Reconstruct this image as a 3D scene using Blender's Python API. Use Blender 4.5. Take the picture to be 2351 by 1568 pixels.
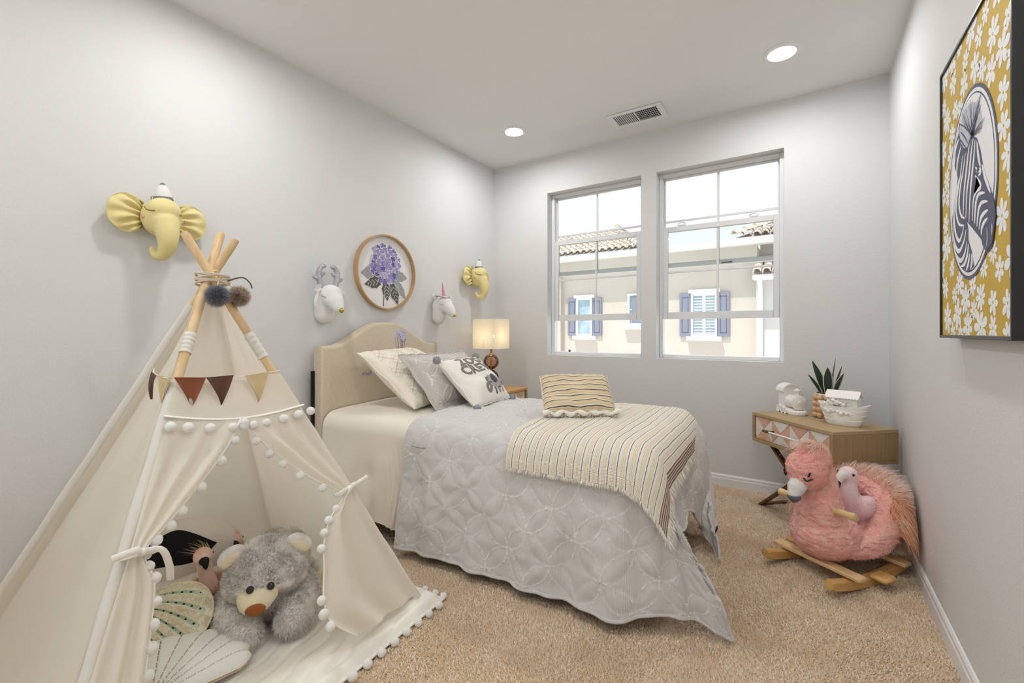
import bpy, bmesh, math, random
import numpy as np
from mathutils import Vector, Matrix, Euler
for o in list(bpy.data.objects): bpy.data.objects.remove(o)
scene = bpy.context.scene
COL = scene.collection
rng = np.random.default_rng(7)
random.seed(7)
PI = math.pi

# ---------------------------------------------------------------- camera, world, sun, exposure
CAM_H = 1.141
cam_data = bpy.data.cameras.new('camera'); cam = bpy.data.objects.new('camera', cam_data); COL.objects.link(cam)
cam.location = (0, 0, CAM_H)
cam.rotation_euler = (PI / 2, 0, math.atan(670.5 / 1022.0))
cam_data.sensor_width = 36.0
cam_data.lens = 1022.0 / 2351.0 * 36.0
cam_data.shift_y = -23.0 / 2351.0
cam_data.clip_start = 0.02
scene.camera = cam

world = bpy.data.worlds.new('sky'); scene.world = world; world.use_nodes = True
wb = world.node_tree.nodes['Background']
wb.inputs[0].default_value = (0.90, 0.965, 1.0, 1); wb.inputs[1].default_value = .91

sun_d = bpy.data.lights.new('sun', 'SUN'); sun = bpy.data.objects.new('sun', sun_d); COL.objects.link(sun)
sun_d.energy = 3.8; sun_d.angle = math.radians(0.6); sun_d.color = (1.0, 0.95, 0.87)
sun.rotation_euler = Euler((math.radians(20), 0, math.radians(-28)))   # high sun from behind the house, falls on the neighbour's front
scene.view_settings.view_transform = 'Standard'
scene.view_settings.look = 'None'
scene.view_settings.gamma = 1.0
scene.view_settings.use_curve_mapping = False
scene.view_settings.exposure = 0.40
DOWNLIGHT_STRENGTH = 155.0

# ---------------------------------------------------------------- helpers
def lin(r, g, b):
    f = lambda c: (c / 255 / 12.92) if c / 255 <= .04045 else ((c / 255 + .055) / 1.055) ** 2.4
    return (f(r), f(g), f(b))

MATS = {}
def mat(name, col=(.8, .8, .8), rough=.6, metal=0.0, bump=None, var=None, sheen=0.0, emit=None, transl=None, spec=.5, coat=0.0, extra=None, stretch=None):
    """bump=(scale, strength, distance) noise relief; var=(scale, colour2, lo, hi) noise colour mix; transl=(weight, colour) thin cloth"""
    if name in MATS: return MATS[name]
    m = bpy.data.materials.new(name); m.use_nodes = True; MATS[name] = m
    nt = m.node_tree; N = nt.nodes; L = nt.links; b = N['Principled BSDF']
    b.inputs['Base Color'].default_value = (*col, 1); b.inputs['Roughness'].default_value = rough
    b.inputs['Metallic'].default_value = metal; b.inputs['Specular IOR Level'].default_value = spec
    b.inputs['Sheen Weight'].default_value = sheen; b.inputs['Coat Weight'].default_value = coat
    tc = N.new('ShaderNodeTexCoord'); src = tc.outputs['Object']
    if stretch:
        mp = N.new('ShaderNodeMapping'); mp.inputs['Scale'].default_value = stretch
        L.new(src, mp.inputs[0]); src = mp.outputs[0]
    if var:
        n = N.new('ShaderNodeTexNoise'); n.inputs['Scale'].default_value = var[0]; n.inputs['Detail'].default_value = 4
        L.new(src, n.inputs['Vector'])
        r = N.new('ShaderNodeMapRange'); r.inputs[1].default_value = var[2]; r.inputs[2].default_value = var[3]
        L.new(n.outputs['Fac'], r.inputs[0])
        mx = N.new('ShaderNodeMix'); mx.data_type = 'RGBA'
        mx.inputs[6].default_value = (*col, 1); mx.inputs[7].default_value = (*var[1], 1)
        L.new(r.outputs[0], mx.inputs[0]); L.new(mx.outputs[2], b.inputs['Base Color'])
    if bump:
        n = N.new('ShaderNodeTexNoise'); n.inputs['Scale'].default_value = bump[0]; n.inputs['Detail'].default_value = 3
        L.new(src, n.inputs['Vector'])
        bp = N.new('ShaderNodeBump'); bp.inputs['Strength'].default_value = bump[1]; bp.inputs['Distance'].default_value = bump[2]
        L.new(n.outputs['Fac'], bp.inputs['Height']); L.new(bp.outputs[0], b.inputs['Normal'])
    if emit:
        b.inputs['Emission Color'].default_value = (*emit[0], 1); b.inputs['Emission Strength'].default_value = emit[1]
    if transl:
        t = N.new('ShaderNodeBsdfTranslucent'); t.inputs[0].default_value = (*transl[1], 1)
        ms = N.new('ShaderNodeMixShader'); ms.inputs[0].default_value = transl[0]
        L.new(b.outputs[0], ms.inputs[1]); L.new(t.outputs[0], ms.inputs[2])
        L.new(ms.outputs[0], N['Material Output'].inputs[0])
    if extra: extra(nt, N, L, b, src)
    return m

def glass_mat(name, tint=(1, 1, 1), ior=1.45, gloss=.05):
    if name in MATS: return MATS[name]
    m = bpy.data.materials.new(name); m.use_nodes = True; MATS[name] = m
    nt = m.node_tree; N = nt.nodes; L = nt.links
    t = N.new('ShaderNodeBsdfTransparent'); t.inputs[0].default_value = (*tint, 1)
    g = N.new('ShaderNodeBsdfGlossy'); g.inputs['Roughness'].default_value = gloss
    f = N.new('ShaderNodeFresnel'); f.inputs[0].default_value = ior
    mx = N.new('ShaderNodeMixShader'); L.new(f.outputs[0], mx.inputs[0]); L.new(t.outputs[0], mx.inputs[1]); L.new(g.outputs[0], mx.inputs[2])
    L.new(mx.outputs[0], N['Material Output'].inputs[0])
    return m

ORG = {}          # object name -> accumulated origin, for parts that are written in room coordinates
def tag(o, label=None, cat=None, group=None, kind=None):
    if label: o['label'] = label
    if cat: o['category'] = cat
    if group: o['group'] = group
    if kind: o['kind'] = kind
    return o
def thing(name, label, cat, loc=(0, 0, 0), rotz=0.0, group=None, rot=None):
    o = bpy.data.objects.new(name, None); COL.objects.link(o)
    o.location = loc; o.rotation_euler = rot if rot else (0, 0, rotz); o.empty_display_size = .05
    ORG[o.name] = Vector(loc)
    return tag(o, label, cat, group)

def link_mesh(name, me, m=None, parent=None):
    o = bpy.data.objects.new(name, me); COL.objects.link(o)
    if m is not None:
        if isinstance(m, (list, tuple)):
            for q in m: me.materials.append(q)
        elif len(me.materials) == 0: me.materials.append(m)
    if parent is not None:
        o.parent = parent
    ORG[o.name] = ORG.get(parent.name, Vector((0, 0, 0))) if parent is not None else Vector((0, 0, 0))
    return o

def dup_tree(o, parent=None, loc=None, rotz=None):
    c = o.copy(); COL.objects.link(c); c.parent = parent
    if loc is not None: c.location = loc
    if rotz is not None: c.rotation_euler.z = rotz
    for ch in list(o.children): dup_tree(ch, c)
    return c

def rot3(rx=0, ry=0, rz=0): return np.array(Euler((rx, ry, rz)).to_matrix())
def unit(v): v = np.asarray(v, float); return v / (np.linalg.norm(v) + 1e-12)

class MB:
    def __init__(s): s.v = []; s.f = []; s.mi = []; s.n = 0; s.cur = 0
    def add(s, V, F):
        V = np.asarray(V, float).reshape(-1, 3); s.v.append(V)
        for f in F: s.f.append(tuple(int(i) + s.n for i in f)); s.mi.append(s.cur)
        s.n += len(V); return s
    def box(s, c, d, R=None, b=0.0):
        d = np.asarray(d, float) / 2; b = min(b, d.min() * .9)
        if b <= 0:
            V = np.array([(x, y, z) for x in (-1, 1) for y in (-1, 1) for z in (-1, 1)], float) * d
            F = [(0, 1, 3, 2), (4, 6, 7, 5), (0, 4, 5, 1), (2, 3, 7, 6), (0, 2, 6, 4), (1, 5, 7, 3)]
        else:
            V = []; idx = {}
            for x in (-1, 1):
                for y in (-1, 1):
                    for z in (-1, 1):
                        for a in range(3):
                            p = np.array([x, y, z], float) * (d - b); p[a] = (x, y, z)[a] * d[a]
                            idx[(x, y, z, a)] = len(V); V.append(p)
            F = []
            for a in range(3):
                o1, o2 = [i for i in range(3) if i != a]
                for sg in (-1, 1):
                    q = []
                    for (p1, p2) in ((-1, -1), (1, -1), (1, 1), (-1, 1)):
                        k = [0, 0, 0]; k[a] = sg; k[o1] = p1; k[o2] = p2; q.append(idx[(*k, a)])
                    F.append(q)
                for p1 in (-1, 1):          # edges running along axis a
                    for p2 in (-1, 1):
                        k0 = [0, 0, 0]; k0[a] = -1; k0[o1] = p1; k0[o2] = p2; k1 = list(k0); k1[a] = 1
                        F.append([idx[(*k0, o1)], idx[(*k1, o1)], idx[(*k1, o2)], idx[(*k0, o2)]])
            for x in (-1, 1):
                for y in (-1, 1):
                    for z in (-1, 1): F.append([idx[(x, y, z, a)] for a in range(3)])
            V = np.array(V)
        if R is not None: V = V @ np.asarray(R).T
        return s.add(V + np.asarray(c, float), F)
    def bar(s, p0, p1, w, h, up=(0, 0, 1), b=0.0):
        p0 = np.asarray(p0, float); p1 = np.asarray(p1, float); d = p1 - p0; L = np.linalg.norm(d); x = d / L
        y = unit(np.cross(up, x)); z = np.cross(x, y)
        return s.box((p0 + p1) / 2, (L, w, h), np.column_stack([x, y, z]), b)
    def grid(s, P, cu=False, cv=False):
        P = np.asarray(P, float); a, b = P.shape[:2]; F = []
        for i in range(a if cu else a - 1):
            for j in range(b if cv else b - 1):
                i2 = (i + 1) % a; j2 = (j + 1) % b
                F.append((i * b + j, i2 * b + j, i2 * b + j2, i * b + j2))
        return s.add(P, F)
    def tube(s, path, r, seg=10, closed=False, caps=True, flat=1.0):
        path = np.asarray(path, float); n = len(path)
        r = np.full(n, r, float) if np.isscalar(r) else np.asarray(r, float)
        T = np.gradient(path, axis=0) if not closed else (np.roll(path, -1, 0) - np.roll(path, 1, 0))
        T /= np.linalg.norm(T, axis=1)[:, None] + 1e-12
        ref = np.array([0, 0, 1.]) if abs(T[0][2]) < .9 else np.array([1., 0, 0])
        u = unit(np.cross(T[0], ref)); rings = []
        th = np.linspace(0, 2 * PI, seg, endpoint=False)
        for i in range(n):
            u = unit(u - T[i] * np.dot(u, T[i])); w = np.cross(T[i], u)
            rings.append(path[i] + r[i] * (np.cos(th)[:, None] * u + flat * np.sin(th)[:, None] * w))
        base = s.n; s.grid(np.array(rings), cu=closed, cv=True)
        if caps and not closed:
            s.f.append(tuple(base + j for j in range(seg))[::-1]); s.mi.append(s.cur)
            s.f.append(tuple(base + (n - 1) * seg + j for j in range(seg))); s.mi.append(s.cur)
        return s
    def lathe(s, prof, seg=32, c=(0, 0, 0), R=None):
        th = np.linspace(0, 2 * PI, seg, endpoint=False); pr = np.asarray(prof, float)
        P = np.stack([np.stack([r * np.cos(th), r * np.sin(th), np.full(seg, z)], 1) for r, z in pr])
        if R is not None: P = P @ np.asarray(R).T
        return s.grid(P + np.asarray(c, float), cv=True)
    def ball(s, c, r, nu=20, nv=12, R=None):
        r = np.full(3, r, float) if np.isscalar(r) else np.asarray(r, float)
        V = [(0, 0, -1)]; F = []
        for j in range(1, nv):
            p = -PI / 2 + PI * j / nv
            for i in range(nu): V.append((math.cos(p) * math.cos(2 * PI * i / nu), math.cos(p) * math.sin(2 * PI * i / nu), math.sin(p)))
        V.append((0, 0, 1)); top = len(V) - 1
        for i in range(nu):
            F.append((0, 1 + (i + 1) % nu, 1 + i)); F.append((top, 1 + (nv - 2) * nu + i, 1 + (nv - 2) * nu + (i + 1) % nu))
            for j in range(nv - 2):
                a = 1 + j * nu; F.append((a + i, a + (i + 1) % nu, a + nu + (i + 1) % nu, a + nu + i))
        V = np.array(V) * r
        if R is not None: V = V @ np.asarray(R).T
        return s.add(V + np.asarray(c, float), F)
    def prism(s, poly, h, f=lambda x, y, z: (x, y, z)):
        """polygon (x,y) extruded 0..h, mapped by f"""
        n = len(poly)
        V = [f(x, y, 0) for x, y in poly] + [f(x, y, h) for x, y in poly]
        F = [tuple(range(n))[::-1], tuple(range(n, 2 * n))] + [(i, (i + 1) % n, n + (i + 1) % n, n + i) for i in range(n)]
        return s.add(V, F)
    def mesh(s, name, smooth=40, off=None):
        me = bpy.data.meshes.new(name); V = np.concatenate(s.v)
        if off is not None: V = V - np.asarray(off)
        me.from_pydata(V.tolist(), [], s.f); me.update()
        if any(s.mi): me.polygons.foreach_set('material_index', s.mi)
        bm = bmesh.new(); bm.from_mesh(me); bmesh.ops.recalc_face_normals(bm, faces=bm.faces); bm.to_mesh(me); bm.free()
        if smooth:
            me.polygons.foreach_set('use_smooth', [True] * len(me.polygons))
            if smooth < 180: me.set_sharp_from_angle(angle=math.radians(smooth))
        return me
    def build(s, name, m, parent=None, smooth=40, world=False):
        me = s.mesh(name, smooth, ORG[parent.name] if (world and parent is not None) else None)
        return link_mesh(name, me, m, parent)

def struct(name, mb, m, parent=None, smooth=0):
    o = mb.build(name, m, parent, smooth)
    if parent is None: o['kind'] = 'structure'
    return o

def sheet(name, P, m, parent=None, uv=None, attrs=None, world=False, cu=False, cv=False, smooth=True):
    """grid surface with optional uv (metres) and float attributes"""
    P = np.asarray(P, float); a, b = P.shape[:2]
    if world and parent is not None: P = P - np.asarray(ORG[parent.name])
    I, J = np.meshgrid(np.arange(a if cu else a - 1), np.arange(b if cv else b - 1), indexing='ij')
    I2 = (I + 1) % a; J2 = (J + 1) % b
    F = np.stack([I * b + J, I2 * b + J, I2 * b + J2, I * b + J2], -1).reshape(-1, 4)
    me = bpy.data.meshes.new(name)
    me.vertices.add(a * b); me.vertices.foreach_set('co', P.reshape(-1))
    me.loops.add(F.size); me.loops.foreach_set('vertex_index', F.reshape(-1).astype(np.int32))
    me.polygons.add(len(F)); me.polygons.foreach_set('loop_start', np.arange(0, F.size, 4, dtype=np.int32))
    me.update(calc_edges=True); me.validate()
    if uv is not None:
        l = me.uv_layers.new(name='UVMap'); l.data.foreach_set('uv', np.asarray(uv, float).reshape(-1, 2)[F.reshape(-1)].reshape(-1))
    for k, v in (attrs or {}).items():
        at = me.attributes.new(k, 'FLOAT', 'POINT'); at.data.foreach_set('value', np.asarray(v, float).reshape(-1))
    if smooth: me.polygons.foreach_set('use_smooth', [True] * len(me.polygons))
    return link_mesh(name, me, m, parent)

def vnoise(x, y, seed=0):
    """smooth value noise on arrays, about -1..1"""
    x = np.asarray(x, float); y = np.asarray(y, float)
    xi = np.floor(x).astype(int); yi = np.floor(y).astype(int); xf = x - xi; yf = y - yi
    h = lambda i, j: (np.sin(i * 127.1 + j * 311.7 + seed * 74.7) * 43758.5453) % 1.0
    u = xf * xf * (3 - 2 * xf); v = yf * yf * (3 - 2 * yf)
    return 2 * ((h(xi, yi) * (1 - u) + h(xi + 1, yi) * u) * (1 - v) + (h(xi, yi + 1) * (1 - u) + h(xi + 1, yi + 1) * u) * v) - 1

def eval_mesh(o):
    dg = bpy.context.evaluated_depsgraph_get(); dg.update()
    return bpy.data.meshes.new_from_object(o.evaluated_get(dg))

def organic(name, blobs, m, parent=None, voxel=.012, smooth=6, world=False, warp=None, sub=0):
    """one continuous skin round overlapping ellipsoids ('b', centre, radii, R) and tapered limbs ('t', path, radii)"""
    mb = MB()
    for q in blobs:
        if q[0] == 'b': mb.ball(q[1], q[2], 20, 14, q[3] if len(q) > 3 else None)
        else:
            p = np.asarray(q[1], float); r = np.asarray(q[2], float) if not np.isscalar(q[2]) else np.full(len(p), q[2])
            mb.tube(p, r, 14)
            mb.ball(p[0], r[0], 14, 10); mb.ball(p[-1], r[-1], 14, 10)
    me = mb.mesh('tmp', 0, ORG[parent.name] if (world and parent is not None) else None)
    t = bpy.data.objects.new('tmp', me); COL.objects.link(t)
    r = t.modifiers.new('r', 'REMESH'); r.mode = 'VOXEL'; r.voxel_size = voxel; r.use_smooth_shade = True
    s_ = t.modifiers.new('s', 'SMOOTH'); s_.iterations = smooth; s_.factor = .5
    if sub:
        u_ = t.modifiers.new('u', 'SUBSURF'); u_.levels = sub; u_.render_levels = sub
    out = eval_mesh(t); bpy.data.objects.remove(t)
    if warp is not None:
        V = np.empty(len(out.vertices) * 3); out.vertices.foreach_get('co', V); V = warp(V.reshape(-1, 3))
        out.vertices.foreach_set('co', V.reshape(-1)); out.update()
    out.polygons.foreach_set('use_smooth', [True] * len(out.polygons))
    out.materials.clear(); out.name = name
    return link_mesh(name, out, m, parent)

def surf_points(me, n, mask=None):
    me.calc_loop_triangles(); nt = len(me.loop_triangles)
    tri = np.empty(nt * 3, np.int32); me.loop_triangles.foreach_get('vertices', tri); tri = tri.reshape(-1, 3)
    V = np.empty(len(me.vertices) * 3); me.vertices.foreach_get('co', V); V = V.reshape(-1, 3)
    A, B, C = V[tri[:, 0]], V[tri[:, 1]], V[tri[:, 2]]
    Nn = np.cross(B - A, C - A); ar = np.linalg.norm(Nn, axis=1)
    w = ar.copy()
    if mask is not None: w = w * mask((A + B + C) / 3, Nn / (ar[:, None] + 1e-12))
    k = rng.choice(nt, n, p=w / w.sum()); a = rng.random((n, 2)); fl = a.sum(1) > 1; a[fl] = 1 - a[fl]
    P = A[k] + (B - A)[k] * a[:, :1] + (C - A)[k] * a[:, 1:]
    return P, Nn[k] / (ar[k][:, None] + 1e-12)

def fur(name, base, n, length, width, m, parent, comb=(0, 0, -.3), jitter=.35, mask=None, curl=0.0, segs=3, lenfun=None, combfun=None, post=None):
    """strands growing from the surface of a mesh object: one joined part, kind 'stuff'"""
    P, Nn = surf_points(base.data, n, mask)
    L = length * (.6 + .6 * rng.random(n))
    if lenfun is not None: L = L * lenfun(P)
    cb = np.asarray(comb, float)[None, :] if combfun is None else combfun(P, Nn)
    d0 = Nn + rng.normal(0, jitter, (n, 3)); d0 /= np.linalg.norm(d0, axis=1)[:, None]
    side = np.cross(d0, rng.normal(0, 1, (n, 3))); side /= np.linalg.norm(side, axis=1)[:, None] + 1e-9
    rows = []; tv = []
    for k in range(segs + 1):
        t = k / segs
        c = P + (d0 * t + cb * t * t) * L[:, None]
        if curl: c = c + side * (np.sin(t * 7 + rng.random(n) * 6)[:, None] * curl * t)
        w = width * (1 - t * .85)
        rows.append(c - side * w / 2); rows.append(c + side * w / 2); tv += [t, t]
    V = np.stack(rows, 1)                    # n, 2(segs+1), 3
    if post is not None: V = post(V)
    K = 2 * (segs + 1)
    off = (np.arange(n) * K)[:, None]
    F = np.concatenate([off + np.array([2 * k, 2 * k + 1, 2 * k + 3, 2 * k + 2]) for k in range(segs)], 1).reshape(-1, 4)
    me = bpy.data.meshes.new(name)
    me.vertices.add(n * K); me.vertices.foreach_set('co', V.reshape(-1))
    me.loops.add(F.size); me.loops.foreach_set('vertex_index', F.reshape(-1).astype(np.int32))
    me.polygons.add(len(F)); me.polygons.foreach_set('loop_start', np.arange(0, F.size, 4, dtype=np.int32))
    me.update(calc_edges=True)
    at = me.attributes.new('tip', 'FLOAT', 'POINT'); at.data.foreach_set('value', np.tile(np.array(tv), n))
    at = me.attributes.new('strand', 'FLOAT', 'POINT'); at.data.foreach_set('value', np.repeat(rng.random(n), K))
    me.polygons.foreach_set('use_smooth', [True] * len(me.polygons))
    o = link_mesh(name, me, m, parent); o['kind'] = 'stuff'
    return o

from mathutils.bvhtree import BVHTree
def stick(o, pts, off=.0):
    """pull points onto the surface of a mesh part (its own coordinates), lifted by off"""
    me = o.data; t = BVHTree.FromPolygons([v.co[:] for v in me.vertices], [p.vertices[:] for p in me.polygons])
    out = []
    for p in pts:
        co, no, i, d = t.find_nearest(Vector(p)); out.append(np.array(co) + np.array(no) * off)
    return np.array(out)

def fur_mat(name, root, tip, alt=None, patch=None, rough=.85, through=.45):
    """root->tip colour along the strand; alt colour on a share of strands; patch=(scale, colour) soft coat patches"""
    if name in MATS: return MATS[name]
    def ex(nt, N, L, b, src):
        a = N.new('ShaderNodeAttribute'); a.attribute_name = 'tip'
        s_ = N.new('ShaderNodeAttribute'); s_.attribute_name = 'strand'
        mx = N.new('ShaderNodeMix'); mx.data_type = 'RGBA'; mx.inputs[6].default_value = (*root, 1); mx.inputs[7].default_value = (*tip, 1)
        L.new(a.outputs['Fac'], mx.inputs[0]); out = mx.outputs[2]
        if alt:
            r = N.new('ShaderNodeMapRange'); r.inputs[1].default_value = .45; r.inputs[2].default_value = .9
            L.new(s_.outputs['Fac'], r.inputs[0])
            m2 = N.new('ShaderNodeMix'); m2.data_type = 'RGBA'; m2.inputs[7].default_value = (*alt, 1)
            L.new(r.outputs[0], m2.inputs[0]); L.new(out, m2.inputs[6]); out = m2.outputs[2]
        if patch:
            n = N.new('ShaderNodeTexNoise'); n.inputs['Scale'].default_value = patch[0]; n.inputs['Detail'].default_value = 2
            L.new(src, n.inputs['Vector'])
            r = N.new('ShaderNodeMapRange'); r.inputs[1].default_value = .45; r.inputs[2].default_value = .62
            L.new(n.outputs['Fac'], r.inputs[0])
            m3 = N.new('ShaderNodeMix'); m3.data_type = 'RGBA'; m3.inputs[7].default_value = (*patch[1], 1)
            L.new(r.outputs[0], m3.inputs[0]); L.new(out, m3.inputs[6]); out = m3.outputs[2]
        L.new(out, b.inputs['Base Color'])
        if through:                      # thin hair lets part of the light pass
            t = N.new('ShaderNodeBsdfTranslucent'); L.new(out, t.inputs[0]); ms = N.new('ShaderNodeMixShader'); ms.inputs[0].default_value = through
            L.new(b.outputs[0], ms.inputs[1]); L.new(t.outputs[0], ms.inputs[2]); L.new(ms.outputs[0], N['Material Output'].inputs[0])
    return mat(name, root, rough, extra=ex, spec=.2)
# ---------------------------------------------------------------- the room
XL, XR, YB, YF, ZC = -2.566, 0.441, 3.603, -1.0, 2.743
M_wall = mat('painted_drywall', (.722, .724, .722), .75, bump=(130, .35, .004))
M_ceil = mat('painted_ceiling', (.81, .811, .808), .8, bump=(110, .3, .004))
M_trim = mat('white_trim_paint', (.83, .83, .84), .4)
M_carpet = mat('tan_carpet', lin(200, 168, 130), .95, var=(7, lin(212, 182, 146), .35, .7), bump=(400, .6, .004))
mb = MB().box(((XL + XR) / 2, (YF + YB) / 2, -.03), (XR - XL, YB - YF, .06))
floor = struct('floor', mb, M_carpet)
# carpet pile, one part of the floor
def carpet_pile():
    n = 260000
    x = rng.uniform(-2.2, XR - .012, n); y = rng.uniform(.55, YB - .012, n)
    keep = ~((x < -1.42) & (y < 1.25)) & ~((x < -.95) & (y > 2.0) & (y < 2.6))
    keep &= (-x * .5486 + y * .8361) > .95
    x = x[keep]; y = y[keep]; n = len(x)
    a = rng.uniform(0, 2 * PI, n); r = rng.uniform(.0022, .0042, n); h = rng.uniform(.005, .012, n)
    lx = rng.normal(0, .004, n) + .002 * np.sin(x * 9) ; ly = rng.normal(0, .004, n) + .002 * np.cos(y * 8)
    V = np.zeros((n, 4, 3))
    for k in range(3):
        V[:, k, 0] = x + r * np.cos(a + k * 2.0944); V[:, k, 1] = y + r * np.sin(a + k * 2.0944)
    V[:, 3, 0] = x + lx; V[:, 3, 1] = y + ly; V[:, 3, 2] = h
    off = (np.arange(n) * 4)[:, None, None]
    F = (off + np.array([[0, 1, 3], [1, 2, 3], [2, 0, 3]])[None]).reshape(-1, 3)
    me = bpy.data.meshes.new('carpet_pile')
    me.vertices.add(n * 4); me.vertices.foreach_set('co', V.reshape(-1))
    me.loops.add(F.size); me.loops.foreach_set('vertex_index', F.reshape(-1).astype(np.int32))
    me.polygons.add(len(F)); me.polygons.foreach_set('loop_start', np.arange(0, F.size, 3, dtype=np.int32))
    me.update(calc_edges=True)
    at = me.attributes.new('tip', 'FLOAT', 'POINT'); at.data.foreach_set('value', np.tile([.0, .0, .0, 1.], n))
    at = me.attributes.new('strand', 'FLOAT', 'POINT'); at.data.foreach_set('value', np.repeat(rng.random(n), 4))
    m = fur_mat('carpet_tuft', lin(212, 187, 158), lin(235, 214, 187), alt=lin(246, 230, 208), patch=(5, lin(223, 200, 172)), rough=.95, through=0)
    o = link_mesh('carpet_pile', me, m, floor); o['kind'] = 'stuff'
carpet_pile()
struct('ceiling', MB().box(((XL + XR) / 2, (YF + YB) / 2, ZC + .05), (XR - XL + .4, YB - YF + .4, .1)), M_ceil)
struct('wall_left', MB().box((XL - .06, (YF + YB) / 2, ZC / 2), (.12, YB - YF + .3, ZC)), M_wall)
struct('wall_right', MB().box((XR + .06, (YF + YB) / 2, ZC / 2), (.12, YB - YF + .3, ZC)), M_wall)
FX0, FX1, FZ0, FZ1 = -2.25, .13, .75, 2.412          # opening for an added, unseen window behind the camera, for fill light
mb = MB()
for (x0, x1, z0, z1) in ((XL - .1, FX0, 0, ZC), (FX1, XR + .1, 0, ZC), (FX0, FX1, 0, FZ0), (FX0, FX1, FZ1, ZC)): mb.box(((x0 + x1) / 2, YF - .06, (z0 + z1) / 2), (x1 - x0, .12, z1 - z0))
struct('wall_front', mb, M_wall)
WZ0, WZ1 = .926, 2.412
W = [(-1.975, -1.107), (-.987, -.116)]
TH = .15
mb = MB()
def wb_(x0, x1, z0, z1): mb.box(((x0 + x1) / 2, YB + TH / 2, (z0 + z1) / 2), (x1 - x0, TH, z1 - z0))
wb_(XL, W[0][0], 0, ZC); wb_(W[0][1], W[1][0], WZ0, WZ1); wb_(W[1][1], XR, 0, ZC)
wb_(W[0][0], W[1][1], 0, WZ0); wb_(W[0][0], W[1][1], WZ1, ZC)
struct('wall_back', mb, M_wall)
def baseboard(name, p0, p1, n):
    p0 = np.array(p0, float); p1 = np.array(p1, float); n = np.array(n, float)
    prof = [(0, 0), (.013, 0), (.013, .058), (.010, .064), (.010, .078), (.005, .086), (0, .088)]
    m_ = MB(); P = np.array([[p + n * a + np.array([0, 0, z]) for (a, z) in prof] for p in (p0, p1)])
    m_.grid(P); struct(name, m_, M_trim)
baseboard('baseboard_back', (XL, YB, 0), (XR, YB, 0), (0, -1, 0))
baseboard('baseboard_right', (XR, YF, 0), (XR, YB, 0), (-1, 0, 0))
baseboard('baseboard_left', (XL, YF, 0), (XL, YB, 0), (1, 0, 0))

# ---------------------------------------------------------------- windows: single-hung, lower sash pushed up
M_vinyl = mat('white_vinyl', (.80, .80, .81), .35)
M_pane = glass_mat('window_glass', (.975, .992, .990), 1.35, .0)
M_chrome = mat('satin_chrome', (.6, .6, .62), .25, 1.0)
M_black = mat('black_plastic', (.015, .015, .016), .5)
def window(idx, x0, x1):
    root = bpy.data.objects.new('window_%d' % idx, None); COL.objects.link(root); root['kind'] = 'structure'
    ORG[root.name] = Vector((0, 0, 0))
    yf = YB + .085
    fr = MB(); w = .03
    for (a0, a1, b0, b1) in ((x0, x0 + w, WZ0, WZ1), (x1 - w, x1, WZ0, WZ1), (x0 + w, x1 - w, WZ1 - w, WZ1), (x0 + w, x1 - w, WZ0, WZ0 + .028)):
        fr.box(((a0 + a1) / 2, yf + .033, (b0 + b1) / 2), (a1 - a0, .066, b1 - b0), b=.003)
    fr.build('window_frame', M_vinyl, root)
    xc = (x0 + x1) / 2
    def sash(name, z0, z1, y, st, tr, br, th):
        s_ = MB(); a0, a1 = x0 + w, x1 - w
        s_.box((a0 + st / 2, y, (z0 + z1) / 2), (st, th, z1 - z0), b=.003)
        s_.box((a1 - st / 2, y, (z0 + z1) / 2), (st, th, z1 - z0), b=.003)
        s_.box((xc, y, z1 - tr / 2), (a1 - a0 - 2 * st, th, tr), b=.003)
        s_.box((xc, y, z0 + br / 2), (a1 - a0 - 2 * st, th, br), b=.003)
        o = s_.build(name, M_vinyl, root)
        g0, g1, h0, h1 = a0 + st, a1 - st, z0 + br, z1 - tr
        gm = .5 * (h0 + h1)
        for (p0, p1, q0, q1) in ((g0, xc, h0, gm), (xc, g1, h0, gm), (g0, xc, gm, h1), (xc, g1, gm, h1)):
            MB().box(((p0 + p1) / 2, y, (q0 + q1) / 2), (p1 - p0, .004, q1 - q0)).build('pane', M_pane, o, 0)
        MB().box((xc, y, (h0 + h1) / 2), (.016, .010, h1 - h0), b=.002).build('muntin', M_vinyl, o)
        MB().box((xc, y, gm), (g1 - g0, .0095, .016), b=.002).build('muntin', M_vinyl, o)
        return o
    sash('upper_sash', 1.655, WZ1 - w, yf + .05, .012, .014, .038, .024)
    lo = sash('lower_sash', 1.24, 1.98, yf + .02, .038, .042, .055, .026)
    for k in (.2, .78):
        xk = x0 + (x1 - x0) * k
        l_ = MB().box((xk, yf + .018, 1.986), (.055, .02, .012), b=.003)
        lk = l_.build('sash_lock', M_vinyl, lo)
        th = np.linspace(0, PI, 12)
        pts = np.stack([xk - .03 * np.cos(th), np.full(12, yf + .014), 1.991 + .017 * np.sin(th)], 1)
        MB().tube(pts, .0028, 8).build('lock_lever', M_chrome, lk)
    if idx == 1: MB().box((x0 + .17, yf + .03, WZ0 + .037), (.018, .012, .02), b=.003).build('sash_latch', M_black, root)
    else: MB().box((xc + .06, yf + .033, 1.668), (.075, .0016, .007)).build('sticker', M_black, root)
window(1, *W[0]); window(2, *W[1])
w3 = bpy.data.objects.new('window_3', None); COL.objects.link(w3); w3['kind'] = 'structure'; ORG[w3.name] = Vector((0, 0, 0))  # added out of view to bring soft frontal daylight into the room
f3 = MB()
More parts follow.
